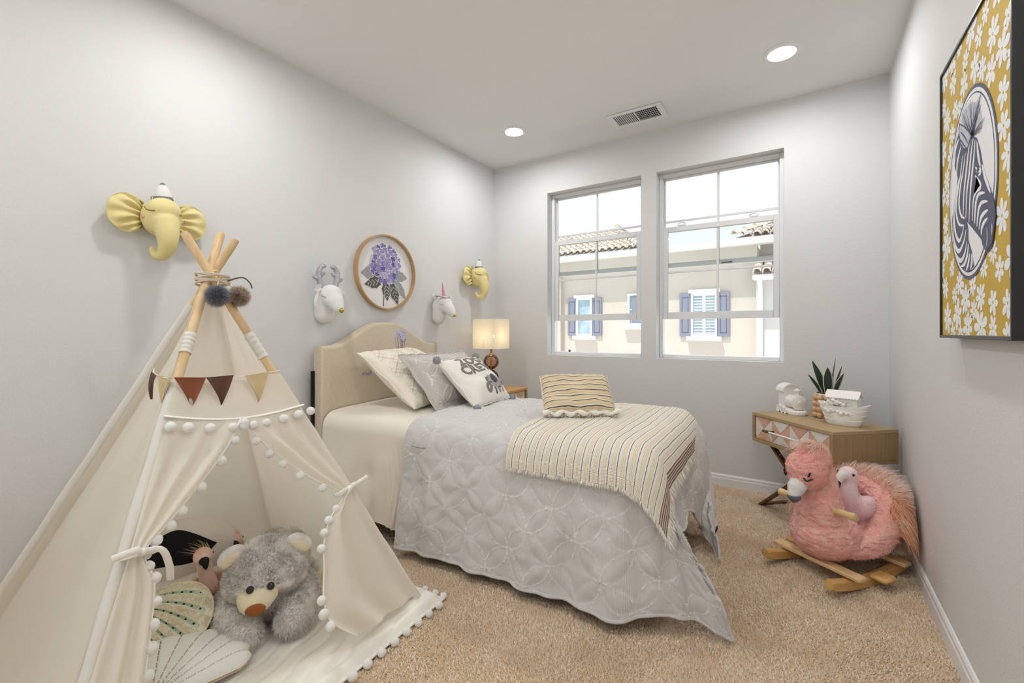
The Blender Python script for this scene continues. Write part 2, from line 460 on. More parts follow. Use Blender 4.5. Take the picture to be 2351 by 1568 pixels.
for (x0, x1, z0, z1) in ((FX0, FX0 + .04, FZ0, FZ1), (FX1 - .04, FX1, FZ0, FZ1), (FX0 + .04, FX1 - .04, FZ0, FZ0 + .04), (FX0 + .04, FX1 - .04, FZ1 - .04, FZ1), ((FX0 + FX1) / 2 - .025, (FX0 + FX1) / 2 + .025, FZ0 + .04, FZ1 - .04)):
    f3.box(((x0 + x1) / 2, YF - .09, (z0 + z1) / 2), (x1 - x0, .05, z1 - z0), b=.003)
f3.build('window_frame', M_vinyl, w3)
for (x0, x1) in ((FX0 + .04, (FX0 + FX1) / 2 - .025), ((FX0 + FX1) / 2 + .025, FX1 - .04)): MB().box(((x0 + x1) / 2, YF - .09, (FZ0 + FZ1) / 2), (x1 - x0, .004, FZ1 - FZ0 - .08)).build('pane', M_pane, w3, 0)

# ---------------------------------------------------------------- ceiling fixtures
M_lens = mat('lit_lens', (1, 1, 1), .5, emit=((1.0, .988, .975), DOWNLIGHT_STRENGTH))
M_fix = mat('white_fixture', (.86, .86, .86), .4)
def downlight(x, y, label):
    t = thing('recessed_downlight', label, 'ceiling light', (x, y, ZC), group='recessed ceiling downlights')
    MB().lathe([(.066, -.001), (.066, -.006), (.072, -.010), (.086, -.008), (.093, -.003), (.093, 0)], 40).build('trim_ring', M_fix, t)
    l_ = MB(); th = np.linspace(0, 2 * PI, 32, endpoint=False)
    l_.add([(.066 * math.cos(a), .066 * math.sin(a), -.0055) for a in th], [tuple(range(32))]); l_.build('lens', M_lens, t, 0)
downlight(-.107, 2.985, 'round recessed downlight in ceiling nearest the right wall')
downlight(-1.939, 2.985, 'round recessed downlight in ceiling left of the air vent')
downlight(-.107, 1.0, 'added fill downlight in ceiling above the carpet beside the teepee')  # this row and the next are out of view, added to even the light
downlight(-1.939, 1.0, 'added fill downlight in ceiling above the play teepee')
downlight(-.107, -.5, 'added fill downlight in ceiling behind the camera, by the right wall')
downlight(-1.939, -.5, 'added fill downlight in ceiling behind the camera, by the left wall')

M_vdark = mat('vent_dark', (.05, .05, .05), .8)
vt = thing('air_vent', 'white metal ceiling air vent with two slatted halves', 'vent', (-1.037, 3.268, ZC))
f_ = MB()
for (cx, cy, sx, sy) in ((0, -.098, .40, .028), (0, .098, .40, .028), (-.18, 0, .04, .168), (.18, 0, .04, .168), (0, 0, .012, .168)):
    f_.box((cx, cy, -.006), (sx, sy, .012), b=.004)
f_.build('vent_frame', M_fix, vt)
MB().box((0, 0, -.0008), (.34, .17, .0012)).build('vent_back', M_vdark, vt, 0)
for k in range(11):
    for side in (-1, 1):
        x = side * (.013 + .0142 * (k + .35))
        sl = MB().box((0, 0, 0), (.0135 if side < 0 else .011, .166, .0012), rot3(0, .45 if side < 0 else .95, 0)).build('vent_slat', M_fix, vt, 0)
        sl.location = (x, 0, -.0065)
for k in range(6):
    MB().box((.083, -.07 + .028 * k, -.0035), (.15, .0035, .002)).build('vent_bar', M_fix, vt, 0)
# ---------------------------------------------------------------- the house across the way
M_stucco = mat('cream_stucco', lin(195, 186, 177), .9, bump=(25, .3, .01), var=(1.5, lin(201, 193, 185), .3, .7))
M_stucco_shade = mat('eave_shade_stucco', lin(200, 199, 196), .9, bump=(25, .3, .01))  # grey tint puts the eave overhang's shade into the wing colour
M_white = mat('house_white_paint', (.86, .86, .85), .6)
M_shut = mat('slate_shutter', lin(128, 132, 150), .6)
M_shut2 = mat('slate_shutter_groove', lin(92, 96, 116), .6)
M_dglass = mat('house_window_glass', lin(150, 172, 190), .15, var=(3, lin(176, 196, 208), .4, .7))
M_tile = mat('clay_roof_tile', lin(222, 210, 201), .8, var=(6, lin(198, 180, 169), .35, .7))
M_tile2 = mat('roof_underlay', lin(180, 166, 156), .9)
YH = 12.0
hs = thing('neighbour_house', 'cream stucco house with shuttered windows and tiled roofs seen through the windows', 'house', (-3, YH, -3.2))
def hb(name, x0, x1, y0, y1, z0, z1, m, parent=None, b=0.0):
    return MB().box(((x0 + x1) / 2, (y0 + y1) / 2, (z0 + z1) / 2), (x1 - x0, y1 - y0, z1 - z0), b=b).build(name, m, parent or hs, 0 if not b else 40, world=True)
hb('house_wall', -10.5, -.93, YH, YH + 3, -3.2, 3.2, M_stucco)
hb('house_wing', -.93, 4.5, YH - .25, YH + 3, -3.2, 2.42, M_stucco_shade)
hb('house_wall', -.93, 4.5, YH + .9, YH + 3, 2.42, 3.35, M_stucco)
hb('house_wall', -6.35, -6.05, YH - .15, YH + .05, -3.2, 2.72, M_stucco)
hb('fascia', -10.5, -.35, YH - .28, YH + .1, 3.20, 3.30, M_white)
hb('gutter', -10.5, -.35, YH - .40, YH - .28, 3.17, 3.32, M_white, b=.03)
hb('fascia', -1.38, 4.5, YH + .35, YH + .9, 3.36, 3.46, M_white)
hb('gutter', -.98, 4.5, YH - .62, YH - .48, 2.30, 2.43, M_white, b=.03)
hb('eave', -.93, 4.5, YH - .5, YH - .2, 2.36, 2.43, M_white)
dp = MB().tube([(-.84, YH - .5, 2.32), (-.84, YH - .45, 2.2), (-.84, YH - .32, 2.05), (-.84, YH - .3, 1.9), (-.84, YH - .3, -3.1)], .05, 10)
dp.build('downpipe', M_white, hs, world=True)
def hwin(x0, x1, z0, z1, sh, blinds=False, head=True):
    w = .05
    f = MB()
    for (a0, a1, b0, b1) in ((x0, x0 + w, z0, z1), (x1 - w, x1, z0, z1), (x0 + w, x1 - w, z1 - w, z1), (x0 + w, x1 - w, z0, z0 + w)):
        f.box(((a0 + a1) / 2, YH - .03, (b0 + b1) / 2), (a1 - a0, .10, b1 - b0))
    fr = f.build('house_window', M_white, hs, 0, world=True)
    hb('house_pane', x0 + w, x1 - w, YH - .02, YH - .01, z0 + w, z1 - w, M_dglass, fr)
    hb('window_rail', x0 + w, x1 - w, YH - .045, YH - .022, (z0 + z1) / 2 - .015, (z0 + z1) / 2 + .015, M_white, fr)
    if blinds:
        xm = (x0 + x1) / 2
        hb('blind_post', xm - .035, xm + .035, YH - .05, YH - .022, z0 + w, z1 - w, M_white, fr)
        for k in range(14):
            z = z0 + w + .03 + k * (z1 - z0 - 2 * w - .04) / 13
            hb('blind_slat', x0 + w + .02, xm - .035, YH - .04, YH - .024, z - .012, z + .012, M_white, fr)
            hb('blind_slat', xm + .035, x1 - w - .02, YH - .04, YH - .024, z - .012, z + .012, M_white, fr)
    hb('window_sill', x0 - .1, x1 + .1, YH - .12, YH, z0 - .11, z0 - .005, M_white, fr)
    if head: hb('window_head', x0 - .06, x1 + .06, YH - .10, YH, z1 + .0, z1 + .085, M_white, fr)
    for (s0, s1) in sh:
        s_ = hb('shutter', s0, s1, YH - .05, YH, z0, z1, M_shut)
        g = MB(); c0, c1, d0, d1 = s0 + .055, s1 - .055, z0 + .09, z1 - .09
        for (a0, a1, b0, b1) in ((c0, c0 + .015, d0, d1), (c1 - .015, c1, d0, d1), (c0, c1, d0, d0 + .015), (c0, c1, d1 - .015, d1)):
            g.box(((a0 + a1) / 2, YH - .052, (b0 + b1) / 2), (a1 - a0, .008, b1 - b0))
        g.build('shutter_groove', M_shut2, s_, 0, world=True)
hwin(-5.58, -5.09, 1.02, 2.11, [(-5.86, -5.58), (-5.09, -4.81)])
hwin(-4.04, -3.35, 1.31, 2.17, [], head=False)
hwin(-2.40, -1.79, 1.02, 2.11, [(-2.68, -2.41), (-1.78, -1.52)], blinds=True)
hb('shutter', -3.93, -3.62, YH - .06, YH - .03, 1.37, 2.11, M_shut)
# barrel tiles
th = np.linspace(0, PI, 7); R_ = .088
def tile_mesh():
    b = MB(); rows = []
    for (yy, sc) in ((0, 1.0), (.30, .86)):
        rows.append([(R_ * sc * math.cos(a), yy, R_ * sc * math.sin(a) + .03 * (yy == 0)) for a in th])
    rows.insert(0, [(x * .8, y, z * .74) for x, y, z in rows[0]])
    b.grid(np.array(rows)); return b.mesh('roof_tile', 60)
TM = tile_mesh(); TM.materials.append(M_tile)
def roof(x0, x1, ye, ze, rows, pitch, hip_r=None, hip_l=None):
    c_, s_ = math.cos(pitch), math.sin(pitch)
    b = MB(); d = rows * .25
    q0 = (hip_l or 0) * rows; q1 = (hip_r or 0) * rows
    b.add([(x0, ye, ze), (x1, ye, ze), (x1 - q1, ye + d * c_, ze + d * s_), (x0 + q0, ye + d * c_, ze + d * s_)], [(0, 1, 2, 3)])
    r = b.build('roof_deck', M_tile2, hs, 0, world=True)
    for j in range(rows):
        a0 = x0 + (hip_l or 0) * j; a1 = x1 - (hip_r or 0) * j
        k = 0
        while a0 + .10 + k * .19 < a1 - .02:
            o = link_mesh('roof_tile', TM, None, r)
            o.location = Vector((a0 + .10 + k * .19 + random.uniform(-.01, .01), ye + j * .25 * c_ - .06, ze + j * .25 * s_ + .01)) - Vector(ORG[hs.name])
            o.rotation_euler = (pitch, 0, random.uniform(-.04, .04)); k += 1
    def caps(xs, dx):
        n = rows + 1
        for j in range(n):
            o = link_mesh('ridge_tile', TM, None, r)
            o.location = Vector((xs + dx * j, ye + j * .25 * c_ - .1, ze + j * .25 * s_ + .06)) - Vector(ORG[hs.name])
            o.rotation_euler = (pitch * .8, 0, math.atan2(-dx, .25 * c_)); o.scale = (1.15, 1.15, 1.15)
    if hip_r: caps(x1, -hip_r)
    if hip_l: caps(x0, hip_l)
roof(-7.0, -3.62, YH - .34, 3.34, 10, math.radians(25), hip_r=.14)
roof(-1.45, 1.6, YH + .35, 3.47, 7, math.radians(24), hip_l=.21)
roof(-.98, .9, YH - .58, 2.45, 4, math.radians(24))
struct('ground_outside', MB().box((-3, 6, -3.25), (60, 60, .1)), mat('concrete_paving', (.74, .73, .71), .9, bump=(8, .3, .01)))
# ---------------------------------------------------------------- play teepee
A_ = np.array([-1.83, .77, 1.33])
FOOT = dict(RF=np.array([-1.33, 1.33, .02]), LF=np.array([-1.26, .19, .02]), LB=np.array([-2.35, .21, .02]), RB=np.array([-2.42, 1.33, .02]))
LASH = dict(RF=A_ + np.array([.022, -.005, 0]), LF=A_ + np.array([.008, -.022, 0]), LB=A_ + np.array([-.028, -.002, 0]), RB=A_ + np.array([-.015, .020, 0]))
M_canvas = mat('cream_canvas', lin(247, 241, 228), .9, bump=(350, .18, .002), transl=(.48, lin(253, 247, 234)), var=(3, lin(250, 246, 237), .3, .7))
M_canvas_w = mat('white_canvas', lin(249, 246, 239), .9, bump=(350, .18, .002), transl=(.25, lin(250, 245, 235)))
M_trimw = mat('white_braid', lin(245, 241, 233), .9, bump=(500, .5, .002))
M_pole = mat('pine_pole', lin(230, 200, 156), .55, var=(9, lin(210, 172, 122), .35, .7), stretch=(3, 3, .35), bump=(60, .1, .002))
M_rope = mat('cotton_rope', lin(214, 200, 178), .9, bump=(300, .5, .002))
tp = thing('play_teepee', 'cream canvas play teepee with pompom trim and four wooden poles', 'teepee', (-1.85, .77, 0))
def pole(k, h): return FOOT[k] + (LASH[k] - FOOT[k]) * h
for k, top in (('RF', 1.128), ('LF', 1.148), ('LB', 1.122), ('RB', 1.03)):
    p0, p1 = pole(k, 0), pole(k, top)
    MB().tube([p0, p0 + (p1 - p0) * .5, p1 - (p1 - p0) * .006, p1], [.0145, .0145, .0145, .012], 14).build('pole', M_pole, tp, world=True)
CEN = A_ * np.array([1, 1, 0])
def panel(name, ka, kb, h0, h1, nu, nv, sag, fold, m, seed=0, oa=.019, ob=-.024):
    U = np.linspace(0, 1, nu); H_ = np.linspace(h0, h1, nv); P = np.zeros((nu, nv, 3))
    mid = (FOOT[ka] + FOOT[kb]) / 2; out = unit((mid - CEN) * np.array([1, 1, 0]))
    for i, u in enumerate(U):
        for j, h in enumerate(H_):
            a, b = pole(ka, h), pole(kb, h)
            s_ = 4 * u * (1 - u)
            f = fold * (1 - h) ** .6 * (.6 * math.sin(u * 17 + seed + 1.5 * h) + .4 * math.sin(u * 41 + 2 * seed)) * min(1, s_ * 2.2)
            f += fold * .8 * float(vnoise(u * 5 + seed, h * 6, seed)) * min(1, s_ * 2)
            P[i, j] = a + (b - a) * u + out * (oa + (ob - oa) * u - sag * s_ * (1 - h) ** .8 + f)
            if j == 0: P[i, j, 2] = .006
    return sheet(name, P, m, tp, world=True)
panel('side_panel', 'LF', 'LB', 0, .955, 70, 46, .05, .011, M_canvas, 1)
panel('back_panel', 'LB', 'RB', 0, .955, 50, 34, .03, .008, M_canvas, 4, oa=-.024)
panel('side_panel', 'RF', 'RB', 0, .955, 60, 40, .045, .010, M_canvas, 7)
# front: header band, braid, two tied curtains
e1 = FOOT['RF'] - FOOT['LF']; NF = unit(np.cross(e1, A_ - FOOT['LF'])); NF = NF if NF[0] > 0 else -NF
def front(w, h, o=0.0):
    a, b = pole('LF', h), pole('RF', h)
    return a + (b - a) * w + NF * o
def on_curve(pts, n):
    pts = np.asarray(pts, float); t = np.linspace(0, len(pts) - 1, n); out = []
    for x in t:
        i = min(int(x), len(pts) - 2); f = x - i
        p0, p1, p2, p3 = pts[max(i - 1, 0)], pts[i], pts[i + 1], pts[min(i + 2, len(pts) - 1)]
        out.append(.5 * ((2 * p1) + (-p0 + p2) * f + (2 * p0 - 5 * p1 + 4 * p2 - p3) * f * f + (-p0 + 3 * p1 - 3 * p2 + p3) * f ** 3))
    return np.array(out)
HB = lambda w: .632 + .020 * (1 - w) - .018 * math.sin(PI * w)      # lower edge of the header
HT = lambda w: .728 + .004 * (1 - w)
P = np.array([[front(w, HT(w) + (HB(w) - HT(w)) * t, .022 + .003 * math.sin(w * 14 + t)) for t in np.linspace(0, 1, 12)] for w in np.linspace(-.02, 1.02, 40)])
sheet('front_header', P, M_canvas, tp, world=True)
br = np.array([front(w, HB(w), .026) for w in np.linspace(-.04, 1.04, 40)])
MB().tube(br, .008, 8, flat=.45).build('braid', M_trimw, tp, world=True)
# pole sleeves
for k, a0, a1 in (('LF', .0, .735), ('LF', .80, .85), ('RF', .0, .64), ('RF', .78, .85), ('RB', .0, .93), ('LB', .0, .93)):
    pts = np.array([pole(k, a0 + (a1 - a0) * t) for t in np.linspace(0, 1, 24)])
    r = np.array([.0180 + .0012 * math.sin(t * 31) for t in np.linspace(0, 1, 24)])
    MB().tube(pts, r, 14, caps=False).build('pole_sleeve', M_canvas_w, tp, world=True)
POM = None
def pompom_mesh():
    bm = bmesh.new(); bmesh.ops.create_icosphere(bm, subdivisions=3, radius=1)
    for v in bm.verts: v.co *= 1 + .05 * math.sin(v.co.x * 19 + 2 * v.co.y * 13) * math.cos(v.co.z * 17) + .03 * random.uniform(-1, 1)
    me = bpy.data.meshes.new('pompom'); bm.to_mesh(me); bm.free()
    me.polygons.foreach_set('use_smooth', [True] * len(me.polygons))
    me.materials.append(mat('white_yarn', lin(252, 251, 248), .95, transl=(.25, lin(252, 250, 246)))); return me
POM = pompom_mesh()
def pompom(p, r, parent):
    o = link_mesh('pompom', POM, None, parent); o.location = Vector(p) - ORG[parent.name]
    r *= random.uniform(.93, 1.07); o.scale = (r, r, r * random.uniform(.92, 1.05)); o.rotation_euler = (random.random() * 6, random.random() * 6, 0)
for w in (.02, .13, .27, .42, .56, .66, .80, .93, 1.05):
    pompom(front(w, HB(w) - .022, .036), .0155, tp)
def curtain(edge, hp, side, nfold, gather, bulge, pom_ts, phase):
    """edge: (w,h) free-edge points from the top centre down; side 0 hangs on LF, 1 on RF"""
    nt_, ns = 90, 46
    E_ = on_curve(edge, nt_); T_ = np.linspace(0, 1, nt_)
    HPole = np.interp(T_, *hp); P = np.zeros((nt_, ns, 3)); ttie = hp[0][1]
    for i, t in enumerate(T_):
        pw = float(side); w1, h1 = E_[i]
        wid = abs(w1 - pw)
        g = math.exp(-((t - ttie) / .17) ** 2)
        for j, s_ in enumerate(np.linspace(0, 1, ns)):
            w = pw + (w1 - pw) * s_; h = HPole[i] + (h1 - HPole[i]) * s_
            amp = gather * (.35 + .65 * min(1, abs(t - ttie) / .25)) * min(1, t * 6)
            f = amp * math.sin(2 * PI * nfold * s_ + phase + 1.2 * (t - ttie)) * (.35 + .65 * s_)
            o = .020 + .012 * s_ + f + bulge * s_ * max(0, t - ttie) * 1.5 + .012 * g
            P[i, j] = front(w, h, o)
            P[i, j, 2] = max(P[i, j, 2], .052)
    o = sheet('curtain', P, M_canvas, tp, world=True)
    MB().tube(P[:, -1], .005, 7, flat=.6).build('braid', M_trimw, tp, world=True)
    for t in pom_ts:
        i = int(t * (nt_ - 1)); d = P[i, -1] - P[i, -4]
        pompom(P[i, -1] + unit(d) * .012 + np.array([0, 0, -.008]) + NF * .006, .0155, tp)
    return P
PL = curtain([(.49, .625), (.385, .568), (.205, .485), (.11, .438), (.045, .402), (.10, .345), (.118, .275), (.125, .2), (.13, .1), (.14, .03)],
             ([0, .45, 1], [.65, .405, .03]), 0, 2.6, .016, .02, (.03, .09, .15, .21, .27, .33, .39, .44, .50, .545, .61, .67, .72, .78, .84, .9), .4)
PR = curtain([(.50, .625), (.60, .563), (.70, .507), (.81, .437), (.915, .372), (.80, .325), (.735, .28), (.69, .22), (.648, .162), (.64, .11), (.70, .045)],
             ([0, .40, 1], [.632, .385, .03]), 1, 2.4, .020, .045, (.04, .10, .16, .22, .28, .34, .45, .50, .56, .62, .80, .86, .92), 2.2)
def tie(p, q, r_):
    """knotted cotton strap: loop round the gather plus two ends"""
    b = MB(); th = np.linspace(0, 2 * PI, 18, endpoint=False); p = np.array(p); q = np.array(q)
    mid = (p + q) / 2; ax = unit(q - p); rad = np.linalg.norm(q - p) / 2 + .008
    b.tube(np.array([mid + ax * math.cos(a) * rad + NF * (math.sin(a) * .02 + .012) for a in th]), .006, 6, closed=True, flat=1.7)
    b.ball(mid + NF * .036, .011, 10, 8)
    for en in r_: b.tube(on_curve([mid + NF * .034] + [mid + np.array(e) for e in en], 14), .0036, 8, flat=2.4)
    return b.build('tie', M_trimw, tp, world=True)
up = np.array([0, 0, 1.]); rt = unit(e1)
tie(front(-.01, .405, .02), front(.07, .40, .02), [(NF * .06 - rt * .02 + up * .01, NF * .05 - rt * .065 + up * .008), (NF * .07 + rt * .03 - up * .01, NF * .065 + rt * .05 - up * .06, NF * .05 + rt * .058 - up * .10)])
tie(front(.90, .375, .02), front(1.01, .385, .02), [(NF * .06 + rt * .03 + up * .012, NF * .05 + rt * .075 + up * .02), (NF * .06 - rt * .02 - up * .01, NF * .055 - rt * .035 - up * .035)])
# rope lashing and fur pompoms
th = np.linspace(0, 2 * PI * 6, 150)
rp = np.stack([A_[0] + .052 * np.cos(th), A_[1] + .052 * np.sin(th), A_[2] + .004 - .02 + .04 * th / th[-1] + .006 * np.sin(th * 1.3)], 1)
MB().tube(rp, .004, 7).build('rope_lashing', M_rope, tp, world=True)
MB().tube(on_curve([A_ + (.030, .030, -.004), A_ + (.066, .070, .014), A_ + (.075, .095, -.005), A_ + (.08, .10, -.025)], 12), .003, 6).build('rope_end', mat('brown_cord', lin(120, 98, 82), .9), tp, world=True)
Mfp1 = fur_mat('grey_fur', lin(112, 112, 120), lin(172, 172, 180), alt=lin(140, 140, 148))
Mfp2 = fur_mat('mottled_fur', lin(176, 150, 128), lin(206, 202, 198), alt=lin(214, 208, 200), patch=(60, lin(186, 150, 116)))
for c, m_, nm in ((A_ + (.105, -.030, -.062), Mfp1, 'grey fur pompom'), (A_ + (.075, .055, -.058), Mfp2, 'beige fur pompom')):
    b = MB().ball(c, .024, 16, 10).build('fur_pompom', m_, tp, world=True); b['label'] = nm
    fur('pompom_fur', b, 3200, .02, .0016, m_, b, comb=(0, 0, -.1), jitter=.4)
    MB().tube([c + np.array([0, 0, .02]), A_ + (.045, .0, .0)], .002, 5).build('cord', M_rope, tp, world=True)
# fabric loops on the left pole
# ---------------------------------------------------------------- bunting
bt = thing('flag_bunting', 'string of brown, rust and cream leather pennants across the teepee', 'bunting', (-1.70, .7, .96))
nl = unit(np.cross(FOOT['LB'] - FOOT['LF'], A_ - FOOT['LF'])); nl = nl if nl[1] < 0 else -nl
def left(w, h, o=0.0): return pole('LF', h) + (pole('LB', h) - pole('LF', h)) * w + nl * o
SPK = [left(.475, .752, .03), left(.37, .742, .035), left(.13, .735, .036), front(-.075, .735, .034), front(.20, .727, .044), front(.46, .727, .046), front(.57, .723, .046), front(.84, .729, .044), front(1.02, .735, .03)]
sp = on_curve(SPK, 81)
MB().tube(sp, .0016, 6).build('string', M_trimw, bt, world=True)
Mfl = dict(rust=mat('rust_leather', lin(146, 80, 44), .55, bump=(80, .2, .002), var=(12, lin(124, 62, 34), .35, .7)), brown=mat('brown_leather', lin(92, 58, 44), .55, bump=(80, .2, .002)), cream=mat('cream_leather', lin(222, 200, 156), .7, bump=(80, .2, .002), var=(14, lin(208, 184, 140), .35, .7)))
def flag(t0, t1, col, ln, nrm):
    i0, i1 = sp[int(t0 * 10)], sp[int(t1 * 10)]; nrm = np.array(nrm, float)
    rows = []
    for k in np.linspace(0, 1, 9):
        c = (i0 + i1) / 2 + (.0) * nrm - up * ln * k; hw = (1 - k) * .5
        rows.append([c + (i1 - i0) * hw * q + nrm * (.008 + .010 * math.sin(k * 2.5) * q * q + .004 * k) for q in np.linspace(-1, 1, 7)])
    rows = np.array(rows); b = MB(); b.grid(rows); b.grid(rows - nrm * .0012)
    b.build('flag', Mfl[col], bt, world=True)
flag(1.0, 1.9, 'brown', .085, nl); flag(2.05, 3.0, 'cream', .095, unit(nl + NF * .6))
flag(3.05, 4.0, 'rust', .100, NF); flag(4.05, 5.0, 'brown', .098, NF); flag(6.05, 7.0, 'cream', .104, NF)
# ---------------------------------------------------------------- quilted floor mat
M_quilt = mat('quilted_cotton', lin(247, 242, 232), .9, bump=(300, .2, .002))
mt = thing('teepee_floor_mat', 'cream quilted floor mat edged with pompoms inside the teepee', 'mat', (-1.82, .78, 0))
c0, c1, c2, c3 = np.array([-1.20, .10]), np.array([-1.27, 1.41]), np.array([-2.36, 1.33]), np.array([-2.30, .2])
nu, nv = 150, 150; U, V = np.meshgrid(np.linspace(0, 1, nu), np.linspace(0, 1, nv), indexing='ij')
XY = (1 - U)[..., None] * ((1 - V)[..., None] * c0 + V[..., None] * c1) + U[..., None] * ((1 - V)[..., None] * c3 + V[..., None] * c2)
xx, yy = XY[..., 0], XY[..., 1]
edge = np.minimum(np.minimum(U, 1 - U), np.minimum(V, 1 - V)) * 1.15
row = (xx * .95 + yy * .25) / .062 + .10 * np.sin(yy * 38)
q = np.abs((row % 1) - .5) * 2
zz = .040 * (1 - np.clip(1 - edge / .035, 0, 1) ** 2.2) + .008 - .008 * np.clip(1 - (1 - q) / .28, 0, 1) ** 1.5 + .003 * vnoise(xx * 14, yy * 14, 3)
zz = np.maximum(zz * np.clip(edge / .004, 0, 1), .012 * (edge < .02) + .0)
top = np.concatenate([XY, zz[..., None]], -1)
sheet('mat_cover', top, M_quilt, mt, world=True)
bd = np.array([[*(c0 + (c1 - c0) * t), .014] for t in np.linspace(0, 1, 40)] + [[*(c1 + (c2 - c1) * t), .014] for t in np.linspace(.02, .5, 20)])
MB().tube(bd, .005, 7).build('mat_braid', M_trimw, mt, world=True)
for t in np.arange(.30, .99, .0475):
    pompom(np.array([*(c0 + (c1 - c0) * t), .017]) + np.array([.014, 0, 0]), .0165, mt)
for t in (.01, .05, .10): pompom(np.array([*(c1 + (c2 - c1) * t), .018]) + np.array([0, .012, 0]), .0155, mt)
# ---------------------------------------------------------------- bed
BY = math.radians(2.6); BO = np.array([-2.462, 2.155, 0.0]); BR = rot3(0, 0, BY)
def bw(p): return np.asarray(p, float) @ BR.T + BO
M_linen = mat('beige_linen', lin(212, 198, 176), .9, bump=(420, .35, .002), var=(60, lin(205, 190, 167), .35, .7))
M_darkmetal = mat('dark_steel', (.02, .02, .022), .45, .6)
M_ticking = mat('white_ticking', lin(226, 222, 214), .9)
bed = thing('bed', 'twin bed with arched beige upholstered headboard', 'bed', tuple(BO), BY)
ORG[bed.name] = Vector((0, 0, 0))
yy = np.linspace(-.54, .54, 61)
zt = np.array([1.05 + .155 * (0.5 + 0.5 * math.cos(PI * min(1, max(0, (abs(y) - .04) / .44)))) for y in yy])
nr = 9; rows = []
for k in range(nr):                       # rounded front edge: outline shrinks while depth grows
    a = k / (nr - 1) * PI / 2; ins = .022 * (1 - math.sin(a)); d = -.07 + .048 + .022 * math.sin(PI / 2) - .022 * math.cos(0) * 0
    pass
def headboard():
    def ring(ins, x):
        pts = [(x, y * (1 - ins / .54), z - ins) for y, z in zip(yy, zt)]
        return [(x, -.54 + ins, .16)] + pts + [(x, .54 - ins, .16)]
    R_ = [ring(.0, -.070), ring(.0, -.022), ring(.003, -.010), ring(.010, -.003), ring(.02, 0.0)]
    b = MB(); b.grid(np.array(R_)); n = len(R_[0]); base = b.n - n
    b.f.append(tuple(range(base, base + n))); b.mi.append(0); b.f.append(tuple(range(n))); b.mi.append(0)
    return b.build('headboard', M_linen, bed, 50)
hbd = headboard()
for s_ in (-1, 1): MB().box((-.068, s_ * .535, .45), (.012, .05, .9)).build('headboard_strut', M_darkmetal, bed)
M_lav = mat('lavender_decal', lin(200, 196, 226), .8); M_lav2 = mat('violet_decal', lin(160, 152, 206), .8)
for k, (dy, dz, r) in enumerate([(-.05, 0, .017), (-.03, .012, .014), (-.02, .03, .016), (.0, .042, .016), (.02, .03, .015), (.005, .015, .015), (.035, .006, .016), (.03, -.02, .015), (.055, .02, .014), (.055, -.008, .012), (.012, -.012, .012)]):
    b = MB().lathe([(r * .2, 0), (r, 0), (r, -.0015)], 14, (.0015 + .0004 * k, .115 + dy, 1.105 + dz), rot3(0, PI / 2, 0)).build('balloon_decal', M_lav, hbd)
    MB().bar((.0012, .115 + dy, 1.105 + dz), (.0012, .115 + dy * .6, 1.0), .0014, .001).build('decal_string', M_lav2, hbd)
for k in range(5): MB().box((.0015, -.225 + .016 * k, .86 + .006 * math.sin(k * 2)), (.002, .009, .02 - .002 * (k % 3)), b=.0008).build('violet_decal', M_lav2, hbd)
LM = 1.90
MB().box((LM / 2, 0, .26), (LM - .04, .96, .20), b=.03).build('box_spring', M_ticking, bed)
MB().box((LM / 2, 0, .50), (LM - .04, .98, .27), b=.07).build('mattress', M_ticking, bed)
fb = MB().box((LM / 2, -.46, .14), (LM - .1, .03, .04)).box((LM / 2, .46, .14), (LM - .1, .03, .04)).box((LM - .08, 0, .14), (.03, .92, .04)).box((.05, 0, .14), (.03, .92, .04))
fb.build('bed_rail', M_darkmetal, bed)
for x in (.12, LM - .14):
    for y in (-.44, .44): MB().lathe([(.0, 0), (.022, 0), (.022, .12), (.0, .12)], 12, (x, y, 0.0)).build('leg', M_darkmetal, bed)

